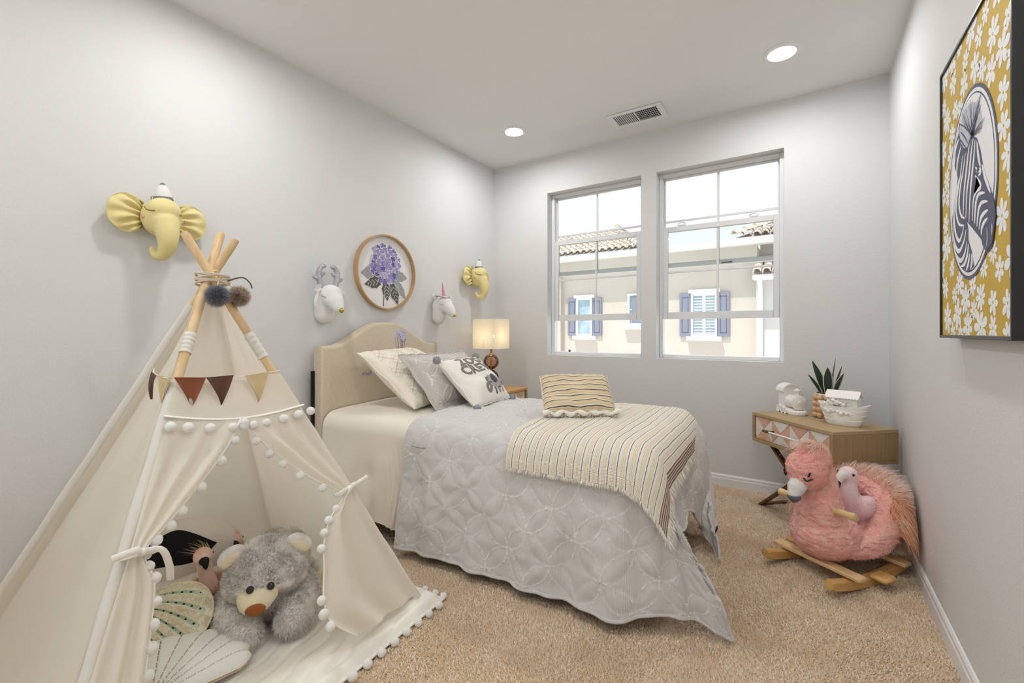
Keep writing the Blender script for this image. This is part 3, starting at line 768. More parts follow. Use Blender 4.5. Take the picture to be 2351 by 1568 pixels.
# cloth lying over a box: (a,b) cloth coordinates -> local bed coordinates
def drape(a, b, xf, y0, y1, zt_, r, off, tips=None, Ex=1., Ey=1., Ey2=1., fold=.0, seed=0, crown=.02, slant=.06):
    a = np.asarray(a, float); b = np.asarray(b, float)
    ex = np.maximum(0, a - xf); en = np.maximum(0, y0 - b); ef = np.maximum(0, b - y1); ey = en + ef; sg = np.where(ef > 0, 1., -1.)
    e = np.hypot(ex, ey); rr = r + off
    ang = np.minimum(e / rr, PI / 2); out = rr * np.sin(ang); drop = rr * (1 - np.cos(ang)) + np.maximum(0, e - rr * PI / 2)
    hang = np.maximum(0, drop - r)
    out = out + slant * hang
    phi = np.arctan2(ey, np.maximum(ex, 1e-9)); phi = np.where(e < 1e-6, 0, phi)
    cx, cy = np.minimum(a, xf), np.clip(b, y0, y1)
    # hanging folds along the sides
    fs = np.where(ey > ex, a, b * 1.0)
    out = out + fold * (np.sin(fs * 23 + seed) * .6 + np.sin(fs * 47 + 2 * seed) * .4 + .8 * vnoise(fs * 7, drop * 3, seed)) * np.clip(hang / .35, 0, 1)
    cr = crown * np.clip(1 - ((cy - (y0 + y1) / 2) / ((y1 - y0) / 2)) ** 2, 0, 1) * np.clip((xf - cx) / .25, 0, 1)
    wr = .006 * vnoise(a * 5, b * 5, seed + 3) + .003 * vnoise(a * 13, b * 11, seed + 5)
    X_ = cx - r + np.where(e > 0, out, 0) * np.cos(phi) + r * 0
    X_ = cx - (r) * 0 + out * np.cos(phi); Y_ = cy + sg * out * np.sin(phi)
    Z_ = zt_ + off + cr + wr * (hang < .02) - drop
    X_ = X_ + wr * np.clip(hang * 4, 0, 1) * np.cos(phi); Y_ = Y_ + sg * wr * 1.6 * np.clip(hang * 4, 0, 1) * np.sin(phi)
    if tips:
        for sgn, E2, (tx, ty, tz) in ((-1, Ey, tips[0]), (1, Ey2, tips[1])):
            m_ = (sg == sgn)
            s_ = np.clip(ex / Ex, 0, 1); t_ = np.clip(ey / E2, 0, 1)
            w = (s_ * t_) ** .75 * m_
            eT = math.hypot(Ex, E2); yb = y0 if sgn < 0 else y1
            nat = drape0(eT, rr, r, slant); ph = math.atan2(E2, Ex)
            nx, ny, nz = xf + nat[0] * math.cos(ph), yb + sgn * nat[0] * math.sin(ph), zt_ + off - nat[1]
            X_ = X_ + w * (tx - nx); Y_ = Y_ + w * (ty - ny); Z_ = Z_ + w * (tz - nz)
    return np.stack([X_, Y_, np.maximum(Z_, .012 + off)], -1)
def drape0(e, rr, r, slant):
    ang = min(e / rr, PI / 2); d = rr * (1 - math.cos(ang)) + max(0, e - rr * PI / 2)
    return rr * math.sin(ang) + slant * max(0, d - r), d

def cloth_thing(name, label, cat, part, P, m, uv, attrs=None, group=None):
    t = thing(name, label, cat, tuple(BO), BY); ORG[t.name] = Vector((0, 0, 0))
    return t, sheet(part, P, m, t, uv=uv, attrs=attrs)
XF, Y0, Y1, ZT, RE = 1.86, -.455, .455, .655, .085
# white duvet at the head end
a = np.linspace(.012, .92, 150); b = np.linspace(-.455 - .60, .455 + .5, 260); A2, B2 = np.meshgrid(a, b, indexing='ij')
P = drape(A2, B2, 9, Y0, Y1, ZT, RE, .0, fold=.010, seed=2, slant=.03)
hemz = .05 * vnoise(A2 * 6, A2 * 0, 8); P[..., 2] += np.clip((-B2 - .85) / .2, 0, 1) * .25 * hemz
puck = np.exp(-((A2 - .70) / .10) ** 2) * np.clip((-B2 - .62) / .4, 0, 1); P[..., 1] += puck * .012 * np.sin(A2 * 160 + 4 * np.sin(B2 * 9))
M_duvet = mat('white_cotton', lin(240, 233, 219), .9, bump=(260, .15, .002), sheen=.1)
cloth_thing('white_duvet', 'plain white duvet over the head end of the bed', 'duvet', 'duvet_cover', P, M_duvet, np.stack([A2, B2], -1))

# grey comforter with tufted overlapping-circle pattern
def tuft(a, b, s, rot=PI / 4):
    x = (a * math.cos(rot) + b * math.sin(rot)) / s; y = (-a * math.sin(rot) + b * math.cos(rot)) / s
    R2 = 1 / math.sqrt(2); d = np.full(x.shape, 9.)
    ix, iy = np.round(x), np.round(y)
    for i in (-1, 0, 1):
        for j in (-1, 0, 1): d = np.minimum(d, np.abs(np.hypot(x - ix - i, y - iy - j) - R2))
    return d * s
EXC, EYC, EYF = .47, .685, .62
a = np.linspace(.705, XF + EXC, 300); b = np.linspace(-.455 - EYC, .455 + EYF, 430); A2, B2 = np.meshgrid(a, b, indexing='ij')
def c_map(A_c, B_c, off): return drape(A_c, B_c, XF, Y0, Y1, ZT + .004, RE + .01, off, tips=((2.225, -.475, .02), (2.11, .09, .02)), Ex=EXC, Ey=EYC, Ey2=EYF, fold=.016, seed=5, slant=.10)
P = c_map(A2, B2, .014)
sx_ = np.clip((A2 - XF) / EXC, 0, 1); fy = np.clip((B2 - .02) / .34, 0, 1); fy = fy * fy * (3 - 2 * fy) * np.clip(1 - (B2 - .455) / .5, 0, 1)
P[..., 2] -= .20 * sx_ ** 1.3 * fy; P[..., 0] += .06 * np.sin(PI * np.clip(sx_, 0, 1) * .8) * fy
w1 = A2 + .012 * vnoise(A2 * 4, B2 * 4, 1); w2 = B2 + .012 * vnoise(A2 * 4 + 9, B2 * 4, 2)
d = tuft(w1, w2, .158); line = np.clip(1.25 - d / .0030, 0, 1)
hatch = .55 + .45 * vnoise(A2 * 160, B2 * 160, 4)
brk = np.clip(1.1 + 1.6 * vnoise(A2 * 14, B2 * 14, 6), .0, 1)
t_ = line * hatch * brk
du = np.gradient(P, axis=0); dv = np.gradient(P, axis=1); Nn = np.cross(du, dv); Nn /= np.linalg.norm(Nn, axis=-1)[..., None] + 1e-12
Nn = np.where((Nn[150, 215, 2] < 0), -Nn, Nn)
puff = np.clip(d / .05, 0, 1)
P = P + Nn * (t_ * .006 + np.sqrt(puff) * .007 + .004 * vnoise(A2 * 18, B2 * 18, 9) + .010 * vnoise(A2 * 5, B2 * 5, 12))[..., None]
P[..., 2] = np.maximum(P[..., 2], .012)
def comforter_ex(nt, N, L, bs, src):
    uvn = N.new('ShaderNodeUVMap'); uvn.uv_map = 'UVMap'
    wv = N.new('ShaderNodeTexWave'); wv.inputs['Scale'].default_value = 70; wv.bands_direction = 'X'; L.new(uvn.outputs[0], wv.inputs['Vector'])
    at = N.new('ShaderNodeAttribute'); at.attribute_name = 'tuft'
    m1 = N.new('ShaderNodeMix'); m1.data_type = 'RGBA'; m1.inputs[6].default_value = (*lin(202, 199, 197), 1); m1.inputs[7].default_value = (*lin(219, 217, 216), 1); L.new(wv.outputs['Fac'], m1.inputs[0])
    m2 = N.new('ShaderNodeMix'); m2.data_type = 'RGBA'; m2.inputs[7].default_value = (*lin(240, 237, 233), 1); L.new(m1.outputs[2], m2.inputs[6]); L.new(at.outputs['Fac'], m2.inputs[0])
    L.new(m2.outputs[2], bs.inputs['Base Color'])
    bp = N.new('ShaderNodeBump'); bp.inputs['Strength'].default_value = .25; bp.inputs['Distance'].default_value = .003
    L.new(wv.outputs['Fac'], bp.inputs['Height']); L.new(bp.outputs[0], bs.inputs['Normal'])
M_comf = mat('grey_tufted_cotton', lin(205, 203, 203), .9, extra=comforter_ex, sheen=.1)
ct, cs = cloth_thing('tufted_comforter', 'light grey comforter with tufted circle pattern trailing on the carpet', 'comforter', 'comforter_cover', P, M_comf, np.stack([A2, B2], -1), {'tuft': np.clip(t_ * 1.5, 0, 1)})
Q_ = P.reshape(-1, 3); lw = (t_ > .35).reshape(-1); ii = np.nonzero(lw)[0]; ii = rng.choice(ii, 15000); Ns = Nn.reshape(-1, 3)[ii]
def tufts(name, P0, N0, ln, wd, m, parent):
    n = len(P0); d0 = N0 + rng.normal(0, .7, (n, 3)); d0 /= np.linalg.norm(d0, axis=1)[:, None]; sd = np.cross(d0, rng.normal(0, 1, (n, 3))); sd /= np.linalg.norm(sd, axis=1)[:, None]
    L_ = ln * rng.uniform(.5, 1.2, n)[:, None]; V = np.stack([P0 - sd * wd, P0 + sd * wd, P0 + d0 * L_], 1).reshape(-1, 3)
    b = MB(); b.add(V, [(3 * k, 3 * k + 1, 3 * k + 2) for k in range(n)]); o = b.build(name, m, parent, 0); o['kind'] = 'stuff'
tufts('tuft_threads', Q_[ii], Ns, .009, .0012, mat('tuft_yarn', lin(246, 244, 240), .95), ct)
hem = np.concatenate([P[:, 0], P[-1, 1:]]); MB().tube(hem[::3] + np.array([0, 0, .004]), .007, 7).build('hem', M_comf, ct)
lp = drape(np.array([XF + EXC * .93]), np.array([Y1 + EYF * .80]), XF, Y0, Y1, ZT, RE, .02, tips=((2.225, -.475, .02), (2.11, .09, .02)), Ex=EXC, Ey=EYC, Ey2=EYF, slant=.10)[0]
tg = MB().box((0, 0, 0), (.003, .016, .04), rot3(.5, .2, .3), b=.001).build('care_label', M_black, ct); tg.location = tuple(lp + np.array([.022, -.012, .03]))

# striped throw over the foot end
THX, THY, THF = .25, .225, .10
a = np.linspace(1.335, XF + THX, 220); b = np.linspace(-.455 - THY, .455 + THF, 320); A2, B2 = np.meshgrid(a, b, indexing='ij')
tipsT = ((2.02, -.585, .385), (1.98, .50, .50))
def t_map(A_c, B_c, off): return drape(A_c, B_c, XF, Y0, Y1, ZT + .004, RE + .01, off, tips=tipsT, Ex=THX, Ey=THY, Ey2=THF, fold=.008, seed=5, slant=.10)
P = t_map(A2, B2, .036)
P[..., 2] += .0012 * np.sin(A2 * 2 * PI / .009) + .002 * vnoise(A2 * 30, B2 * 14, 3)
def throw_ex(nt, N, L, bs, src):
    uvn = N.new('ShaderNodeUVMap'); uvn.uv_map = 'UVMap'; sx = N.new('ShaderNodeSeparateXYZ'); L.new(uvn.outputs[0], sx.inputs[0])
    mo = N.new('ShaderNodeMath'); mo.operation = 'MODULO'; mo.inputs[1].default_value = .036; L.new(sx.outputs[0], mo.inputs[0])
    dv = N.new('ShaderNodeMath'); dv.operation = 'DIVIDE'; dv.inputs[1].default_value = .036; L.new(mo.outputs[0], dv.inputs[0])
    cr = N.new('ShaderNodeValToRGB'); cr.color_ramp.interpolation = 'CONSTANT'; e = cr.color_ramp.elements
    cream, tan, navy = (*lin(243, 237, 224), 1), (*lin(231, 211, 178), 1), (*lin(66, 74, 100), 1)
    e[0].position = 0; e[0].color = cream; e[1].position = .30; e[1].color = tan
    for p, c in ((.38, cream), (.46, tan), (.54, cream), (.62, tan), (.70, cream), (.90, navy), (.965, cream)):
        q = cr.color_ramp.elements.new(p); q.color = c
    L.new(dv.outputs[0], cr.inputs[0])
    # dense border at the fringed end
    mo2 = N.new('ShaderNodeMath'); mo2.operation = 'MODULO'; mo2.inputs[1].default_value = .013; L.new(sx.outputs[0], mo2.inputs[0])
    g2 = N.new('ShaderNodeMath'); g2.operation = 'GREATER_THAN'; g2.inputs[1].default_value = .0075; L.new(mo2.outputs[0], g2.inputs[0])
    m2 = N.new('ShaderNodeMix'); m2.data_type = 'RGBA'; m2.inputs[6].default_value = (*lin(222, 196, 170), 1); m2.inputs[7].default_value = (*lin(92, 88, 100), 1); L.new(g2.outputs[0], m2.inputs[0])
    bd = N.new('ShaderNodeMath'); bd.operation = 'GREATER_THAN'; bd.inputs[1].default_value = XF + THX - .062; L.new(sx.outputs[0], bd.inputs[0])
    m3 = N.new('ShaderNodeMix'); m3.data_type = 'RGBA'; L.new(bd.outputs[0], m3.inputs[0]); L.new(cr.outputs[0], m3.inputs[6]); L.new(m2.outputs[2], m3.inputs[7])
    L.new(m3.outputs[2], bs.inputs['Base Color'])
    ck = N.new('ShaderNodeTexWave'); ck.inputs['Scale'].default_value = 60; ck.bands_direction = 'Y'; L.new(uvn.outputs[0], ck.inputs['Vector'])
    bp = N.new('ShaderNodeBump'); bp.inputs['Strength'].default_value = .5; bp.inputs['Distance'].default_value = .004; L.new(ck.outputs['Fac'], bp.inputs['Height']); L.new(bp.outputs[0], bs.inputs['Normal'])
M_throw = mat('striped_gauze', lin(235, 225, 205), .95, extra=throw_ex)
tt, ts = cloth_thing('striped_throw', 'cream throw with navy stripes and fringe over the foot of the bed', 'blanket', 'throw_cloth', P, M_throw, np.stack([A2, B2], -1))
def fringe(pts, dirs, n, ln, wd, m, parent, name='fringe', jit=.25):
    pts = np.asarray(pts); k = rng.uniform(0, len(pts) - 1.001, n); i = k.astype(int); f = (k - i)[:, None]
    p = pts[i] * (1 - f) + pts[i + 1] * f; d = dirs[i] * (1 - f) + dirs[i + 1] * f
    d = d + rng.normal(0, jit, (n, 3)); d /= np.linalg.norm(d, axis=1)[:, None]
    side = np.cross(d, rng.normal(0, 1, (n, 3))); side /= np.linalg.norm(side, axis=1)[:, None]
    L_ = ln * rng.uniform(.7, 1.15, n)[:, None]; b = MB(); F = []; V = []
    q = np.stack([p - side * wd, p + side * wd, p + d * L_ * .6 + side * wd * .8, p + d * L_ * .6 - side * wd * .8, p + d * L_ + np.array([0, 0, -.1]) * L_], 1)
    for j in range(n): F += [(5 * j, 5 * j + 1, 5 * j + 2, 5 * j + 3), (5 * j + 3, 5 * j + 2, 5 * j + 4)]
    b.add(q.reshape(-1, 3), F); o = b.build(name, m, parent, 0); o['kind'] = 'stuff'; return o
M_fringe = mat('cream_yarn', lin(243, 237, 226), .95)
dd = P[-1] - P[-6]; dd /= np.linalg.norm(dd, axis=1)[:, None]; fringe(P[-1], dd, 2600, .042, .0016, M_fringe, tt)
dn = P[:, 0] - P[:, 5]; dn /= np.linalg.norm(dn, axis=1)[:, None]; fringe(P[:, 0], dn, 1300, .018, .0014, M_fringe, tt)

# ---------------------------------------------------------------- pillows
def pillow_surface(w, h, t, n=64, pinch=.05, flange=0.0, seed=0, pw=2.6):
    u = np.linspace(-1, 1, n); U, V = np.meshgrid(u, u, indexing='ij')
    fx, fy = (1 - flange / (w / 2)), (1 - flange / (h / 2))
    Ui = np.clip(np.abs(U) / fx, 0, 1); Vi = np.clip(np.abs(V) / fy, 0, 1)
    th = (np.clip(1 - Ui ** pw, 0, 1) * np.clip(1 - Vi ** pw, 0, 1)) ** .5
    X_ = U * w / 2 * (1 - pinch * (1 - V ** 2) * np.abs(U) ** 2); Y_ = V * h / 2 * (1 - pinch * (1 - U ** 2) * np.abs(V) ** 2)
    wr = .010 * vnoise(U * 2.5 + seed, V * 2.5, seed) + .006 * vnoise(U * 5 + V * 2, V * 3 - U, seed + 1)
    ripple = .004 * np.sin((U * 1.0 + V * .3) * 26 + seed) * np.exp(-((1 - np.maximum(np.abs(U), np.abs(V))) / .12) ** 2)
    Zf = t / 2 * th + wr * th + ripple
    return U, V, X_, Y_, Zf, -t / 2 * th * .9 + ripple
def frame(bl, br, lean_pt):
    """3x3 axes (x along bottom edge, y up the face, z out of the face) and origin from three room points"""
    bl, br, lp = map(lambda q: np.array(q, float), (bl, br, lean_pt))
    x = unit(br - bl); y = lp - bl; y = unit(y - x * np.dot(x, y)); z = np.cross(x, y)
    return np.column_stack([x, y, z])
def pillow(name, label, cat, c, R_, w, h, t, m, attr=None, flange=0, pinch=.05, seed=0, pw=2.6, n=64, disp=None):
    root = thing(name, label, cat, tuple(c), rot=Matrix(R_.tolist()).to_euler())
    U, V, X_, Y_, Zf, Zb = pillow_surface(w, h, t, n, pinch, flange, seed, pw)
    at = None
    if attr is not None:
        at = attr(X_, Y_); Zf = Zf + (disp or 0) * at
    b1 = np.stack([X_, Y_, Zf], -1); b2 = np.stack([X_, Y_, Zb], -1)
    P = np.concatenate([b1, b2[:, ::-1]], 1)
    uv = np.concatenate([np.stack([X_, Y_], -1), np.stack([X_, Y_], -1)[:, ::-1] + 5], 1)
    attrs = {'tuft': np.concatenate([at, np.zeros_like(at)], 1)} if at is not None else None
    body = sheet('pillow_cover', P, m, root, uv=uv, attrs=attrs)
    edge = [(X_[i, 0], Y_[i, 0], (Zf[i, 0] + Zb[i, 0]) / 2) for i in range(n)] + [(X_[-1, i], Y_[-1, i], (Zf[-1, i] + Zb[-1, i]) / 2) for i in range(1, n)] + [(X_[i, -1], Y_[i, -1], (Zf[i, -1] + Zb[i, -1]) / 2) for i in range(n - 2, -1, -1)] + [(X_[0, i], Y_[0, i], (Zf[0, i] + Zb[0, i]) / 2) for i in range(n - 2, 0, -1)]
    MB().tube(np.array(edge), .004, 6, closed=True).build('seam', m, root)
    def at_surf(x, y, o=.0):
        """point on the front face above pillow coordinates (x,y)"""
        u = np.clip(x / (w / 2), -1, 1); v = np.clip(y / (h / 2), -1, 1)
        fi = (u + 1) / 2 * (n - 1); fj = (v + 1) / 2 * (n - 1); i = np.minimum(fi.astype(int), n - 2); j = np.minimum(fj.astype(int), n - 2); a_, b_ = fi - i, fj - j
        g = lambda Q: Q[i, j] * (1 - a_) * (1 - b_) + Q[i + 1, j] * a_ * (1 - b_) + Q[i, j + 1] * (1 - a_) * b_ + Q[i + 1, j + 1] * a_ * b_
        return np.stack([g(X_), g(Y_), g(Zf) + o], -1)
    return root, at_surf
def tuft_mat(name, base, line, bump_s=300):
    def ex(nt, N, L, bs, src):
        at = N.new('ShaderNodeAttribute'); at.attribute_name = 'tuft'
        m2 = N.new('ShaderNodeMix'); m2.data_type = 'RGBA'; m2.inputs[6].default_value = (*base, 1); m2.inputs[7].default_value = (*line, 1)
        L.new(at.outputs['Fac'], m2.inputs[0]); L.new(m2.outputs[2], bs.inputs['Base Color'])
    return mat(name, base, .9, bump=(bump_s, .2, .002), extra=ex, sheen=.1)
# cream sham with raised diamonds
def diamonds(x, y):
    p = np.abs((x / .16 + y / .16) % 1 - .5); q = np.abs((x / .16 - y / .16) % 1 - .5)
    l1 = np.clip(1 - np.minimum(p, q) * .16 / .0045, 0, 1)
    cx = ((x / .16 + y / .16) % 1) - .5; cy = ((x / .16 - y / .16) % 1) - .5
    rr = np.maximum(np.abs(cx), np.abs(cy)); l2 = np.clip(1 - np.abs(rr - .24) * .16 / .004, 0, 1) * .8
    l3 = np.clip(1 - np.abs(rr - .36) * .16 / .003, 0, 1) * .5
    return np.maximum(np.maximum(l1, l2), l3) * (np.maximum(np.abs(x) / .27, np.abs(y) / .25) < .93)
M_sham1 = tuft_mat('cream_tufted_cotton', lin(240, 232, 216), lin(196, 180, 154))
bl, br, lp = (-1.90, 1.83, .675), (-2.00, 2.45, .675), (-2.35, 1.80, 1.01)
R1 = frame(bl, br, lp); c1_ = (np.array(bl) + np.array(br)) / 2 + R1[:, 1] * .265 + R1[:, 2] * .02
pillow('cream_pillow', 'cream pillow with raised diamond pattern nearest the headboard', 'pillow', c1_, R1, .60, .53, .19, M_sham1, attr=diamonds, seed=3, n=150, disp=.005, flange=.0)
# grey flanged sham
def strokes(x, y):
    d_ = tuft(x + .02 * vnoise(x * 9, y * 9, 1), y + .02 * vnoise(x * 9 + 4, y * 9, 2), .125, PI / 4)
    return np.clip(1 - d_ / .004, 0, 1) * np.clip(1.1 + 1.4 * vnoise(x * 20, y * 20, 5), 0, 1) * (np.maximum(np.abs(x) / .34, np.abs(y) / .22) < .86)
M_sham2 = tuft_mat('grey_tufted_sham', lin(199, 194, 188), lin(236, 232, 226))
bl, br, lp = (-1.78, 1.915, .675), (-1.84, 2.60, .675), (-2.06, 1.90, .98)
R2_ = frame(bl, br, lp); c2_ = (np.array(bl) + np.array(br)) / 2 + R2_[:, 1] * .215 + R2_[:, 2] * .01
pillow('grey_pillow', 'grey flanged pillow with tufted strokes between the cream and lettered pillows', 'pillow', c2_, R2_, .70, .43, .17, M_sham2, attr=strokes, seed=11, n=150, disp=.005, flange=.035, pinch=.03)
# lettered pillow with pompom corners
M_cotton = mat('natural_white_cotton', lin(240, 236, 228), .9, bump=(260, .2, .002))
bl, br, lp = (-1.600, 2.045, .682), (-1.665, 2.50, .682), (-1.86, 2.02, .935)
R3 = frame(bl, br, lp); c3_ = (np.array(bl) + np.array(br)) / 2 + R3[:, 1] * .19 + R3[:, 2] * .015
zr, zs = pillow('lettered_pillow', 'white pillow with grey lettering, an elephant and grey pompom corners', 'pillow', c3_, R3, .46, .38, .15, M_cotton, seed=17, n=80)
M_felt = mat('grey_felt', lin(138, 132, 126), .95, bump=(500, .6, .002)); M_felt2 = mat('dark_grey_felt', lin(88, 86, 88), .95, bump=(500, .6, .002)); M_felt3 = mat('light_grey_felt', lin(172, 170, 170), .95, bump=(500, .6, .002))
def text_mesh(s, size, off=.0, ext=.0):
    cu = bpy.data.curves.new('t', 'FONT'); cu.body = s; cu.space_character = 1.18; cu.size = size; cu.offset = off; cu.align_x = 'CENTER'; cu.extrude = ext; cu.resolution_u = 3
    o = bpy.data.objects.new('t', cu); COL.objects.link(o); me = eval_mesh(o); bpy.data.objects.remove(o); return me
def applique(polys_or_mesh, name, m, parent, surf, ox=0, oy=0, o=.003, sub=3, sx=1.0):
    bm = bmesh.new()
    if isinstance(polys_or_mesh, bpy.types.Mesh): bm.from_mesh(polys_or_mesh)
    else:
        for pl in polys_or_mesh:
            try: bm.faces.new([bm.verts.new((x, y, 0)) for x, y in pl])
            except ValueError: pass
    bmesh.ops.triangulate(bm, faces=bm.faces)
    for _ in range(sub):
        ed = [e_ for e_ in bm.edges if e_.calc_length() > .018]
        if ed: bmesh.ops.subdivide_edges(bm, edges=ed, cuts=1); bmesh.ops.triangulate(bm, faces=bm.faces)
    V = np.array([v.co[:] for v in bm.verts]); Q = surf(V[:, 0] * sx + ox, V[:, 1] + oy, o)
    for v, q in zip(bm.verts, Q): v.co = q
    ex_ = bmesh.ops.extrude_face_region(bm, geom=list(bm.faces)); bmesh.ops.translate(bm, verts=[g for g in ex_['geom'] if isinstance(g, bmesh.types.BMVert)], vec=(0, 0, -.004))
    bmesh.ops.recalc_face_normals(bm, faces=bm.faces)
    me = bpy.data.meshes.new(name); bm.to_mesh(me); bm.free(); return link_mesh(name, me, m, parent)
applique(text_mesh('ZOO', .092, .0038), 'lettering', M_felt, zr, zs, .0, .095, sx=1.15)
applique(text_mesh('CREW', .098, .0038), 'lettering', M_felt, zr, zs, .0, .016, sx=1.1)
def ell(cx, cy, rx, ry, a0=0, a1=2 * PI, n=24, rot=0):
    return [(cx + rx * math.cos(t) * math.cos(rot) - ry * math.sin(t) * math.sin(rot), cy + rx * math.cos(t) * math.sin(rot) + ry * math.sin(t) * math.cos(rot)) for t in np.linspace(a0, a1, n, endpoint=(a1 - a0) < 6.2)]
def thick(pts, w):
    p = on_curve(pts, 26); d_ = np.gradient(p, axis=0); d_ /= np.linalg.norm(d_, axis=1)[:, None]; nrm = np.stack([-d_[:, 1], d_[:, 0]], 1)
    ww = np.asarray(w) if not np.isscalar(w) else np.full(26, w)
    l = p + nrm * ww[:, None] / 2; r_ = p - nrm * ww[:, None] / 2
    return [[tuple(q) for q in l] + [tuple(q) for q in r_[::-1]]]
ox, oy = .045, -.085
applique([ell(.035, .01, .062, .052), ell(-.03, .018, .036, .04)] , 'elephant_body', M_felt3, zr, zs, ox, oy, .003)
applique(thick([(-.05, .045), (-.062, .015), (-.058, -.02), (-.075, -.045), (-.105, -.04), (-.108, -.012), (-.09, -.005)], .022), 'elephant_trunk', M_felt, zr, zs, ox, oy, .0045, sub=1)
applique([[(.0, -.02), (-.022, -.02), (-.024, -.075), (.0, -.075)], [(.042, -.02), (.018, -.02), (.02, -.07), (.042, -.07)], [(.085, -.02), (.06, -.02), (.062, -.07), (.085, -.07)]], 'elephant_leg', M_felt3, zr, zs, ox, oy, .0028)
applique([ell(.015, .028, .026, .034)], 'elephant_ear', M_felt2, zr, zs, ox, oy, .0055)
applique(thick([(-.05, .0), (-.043, .01), (-.033, .01), (-.026, .0)], .004), 'elephant_eye', M_felt2, zr, zs, ox, oy, .006, sub=0)
applique(thick([(-.024, -.03), (-.02, -.05), (-.018, -.075)], .005) + thick([(.094, .0), (.1, -.015), (.1, -.025)], .005) + thick([(.02, -.04), (.032, -.036), (.042, -.042)], .004), 'elephant_line', M_felt2, zr, zs, ox, oy, .006, sub=0)
M_gpom = mat('grey_yarn', lin(172, 172, 176), .95)
for (sx_, sy_) in ((-1, -1), (1, -1), (-1, 1), (1, 1)):
    b = MB().ball((0, 0, 0), .021, 16, 12).build('pompom', M_gpom, zr, 180); b.location = (sx_ * .236, sy_ * .196, .006)
    fur('pompom_yarn', b, 700, .007, .0016, M_gpom, b, comb=(0, 0, 0), jitter=.3, segs=1)
# striped lumbar cushion lying on the throw
def lumbar_ex(nt, N, L, bs, src):
    uvn = N.new('ShaderNodeUVMap'); uvn.uv_map = 'UVMap'; sx = N.new('ShaderNodeSeparateXYZ'); L.new(uvn.outputs[0], sx.inputs[0])
    ad = N.new('ShaderNodeMath'); ad.operation = 'ADD'; ad.inputs[1].default_value = 1.0; L.new(sx.outputs[1], ad.inputs[0])
    mo = N.new('ShaderNodeMath'); mo.operation = 'MODULO'; mo.inputs[1].default_value = .032; L.new(ad.outputs[0], mo.inputs[0])
    dv = N.new('ShaderNodeMath'); dv.operation = 'DIVIDE'; dv.inputs[1].default_value = .032; L.new(mo.outputs[0], dv.inputs[0])
    cr = N.new('ShaderNodeValToRGB'); cr.color_ramp.interpolation = 'CONSTANT'; e = cr.color_ramp.elements
    e[0].position = 0; e[0].color = (*lin(226, 214, 190), 1); e[1].position = .28; e[1].color = (*lin(216, 188, 142), 1)
    for p, c in ((.5, lin(228, 216, 192)), (.62, lin(216, 188, 142)), (.78, lin(226, 214, 190)), (.86, lin(74, 76, 88))):
        q = cr.color_ramp.elements.new(p); q.color = (*c, 1)
    L.new(dv.outputs[0], cr.inputs[0]); L.new(cr.outputs[0], bs.inputs['Base Color'])
M_lumb = mat('striped_cushion_cotton', lin(226, 214, 190), .95, bump=(220, .5, .003), extra=lumbar_ex)
bl, br = np.array([-1.085, 1.955, .735]), np.array([-.80, 2.165, .735]); xdir = unit(br - bl); back = np.array([-xdir[1], xdir[0], 0])
R4 = frame(bl, br, bl + back * .15 + np.array([0, 0, .14])); c4 = (bl + br) / 2 + R4[:, 1] * .115
lr, ls_ = pillow('striped_cushion', 'small striped cushion with cream tassel edge resting on the throw', 'cushion', c4, R4, .365, .25, .10, M_lumb, seed=23, pinch=.02, pw=5, n=60)
eb = np.stack([np.linspace(-.18, .19, 40), np.full(40, -.122), np.full(40, .0)], 1); fringe(eb, np.tile(np.array([0, -.75, .35]), (40, 1)), 1500, .026, .002, M_fringe, lr, jit=.5)
b = MB(); kp = np.array([[x, -.128 - .006 * math.sin(x * 90), .012 + .006 * math.cos(x * 70)] for x in np.linspace(-.19, .20, 60)])
b.tube(kp, .011 + .003 * np.sin(np.linspace(0, 40, 60)), 8).build('tassel_edge', M_fringe, lr)
# ---------------------------------------------------------------- nightstand and lamp
M_oak = mat('weathered_oak', lin(186, 160, 122), .55, var=(4, lin(170, 142, 104), .3, .75), stretch=(1, 18, 18), bump=(40, .12, .002))
M_oak_e = mat('oak_end', lin(174, 146, 106), .55, var=(4, lin(156, 128, 90), .3, .75), stretch=(26, 26, 1), bump=(40, .12, .002))
M_oakw = mat('honey_oak', lin(214, 166, 104), .5, var=(5, lin(196, 146, 86), .35, .7), stretch=(1, 12, 12))
M_brass = mat('antique_brass', lin(168, 134, 78), .38, 1.0)
M_bronze = mat('bronze_bar', lin(126, 98, 62), .45, .85)
M_pinkt = mat('blush_inlay', lin(224, 178, 152), .6, var=(20, lin(212, 164, 138), .4, .7))
M_whitet = mat('shell_inlay', lin(236, 232, 224), .5, var=(16, lin(220, 216, 208), .4, .7))
def mosaic(parent, x0, z0, n, w, h, y, flip=0):
    k = 0
    for i in range(n):
        c = (x0 + w * (i + .5), z0 + h / 2); q = [(x0 + w * i, z0), (x0 + w * (i + 1), z0), (x0 + w * (i + 1), z0 + h), (x0 + w * i, z0 + h)]
        for t in range(4):
            a_, b_ = q[t], q[(t + 1) % 4]; g = np.mean([a_, b_, c], axis=0)
            tri = [tuple(g + (np.array(p) - g) * .965) for p in (a_, b_, c)]
            if (b_[0] - a_[0]) * (c[1] - a_[1]) - (b_[1] - a_[1]) * (c[0] - a_[0]) < 0: tri = tri[::-1]
            m_ = M_pinkt if ((t + i + flip) % 2 == 0) else M_whitet
            MB().prism(tri, .005, lambda x, z, o: (x, y - o, z)).build('inlay_tile', m_, parent, 0)
NSX, NSY = -2.285, 3.10
ns = thing('nightstand', 'small oak nightstand with inlaid drawer beside the bed head', 'nightstand', (NSX, NSY, 0), PI / 2)
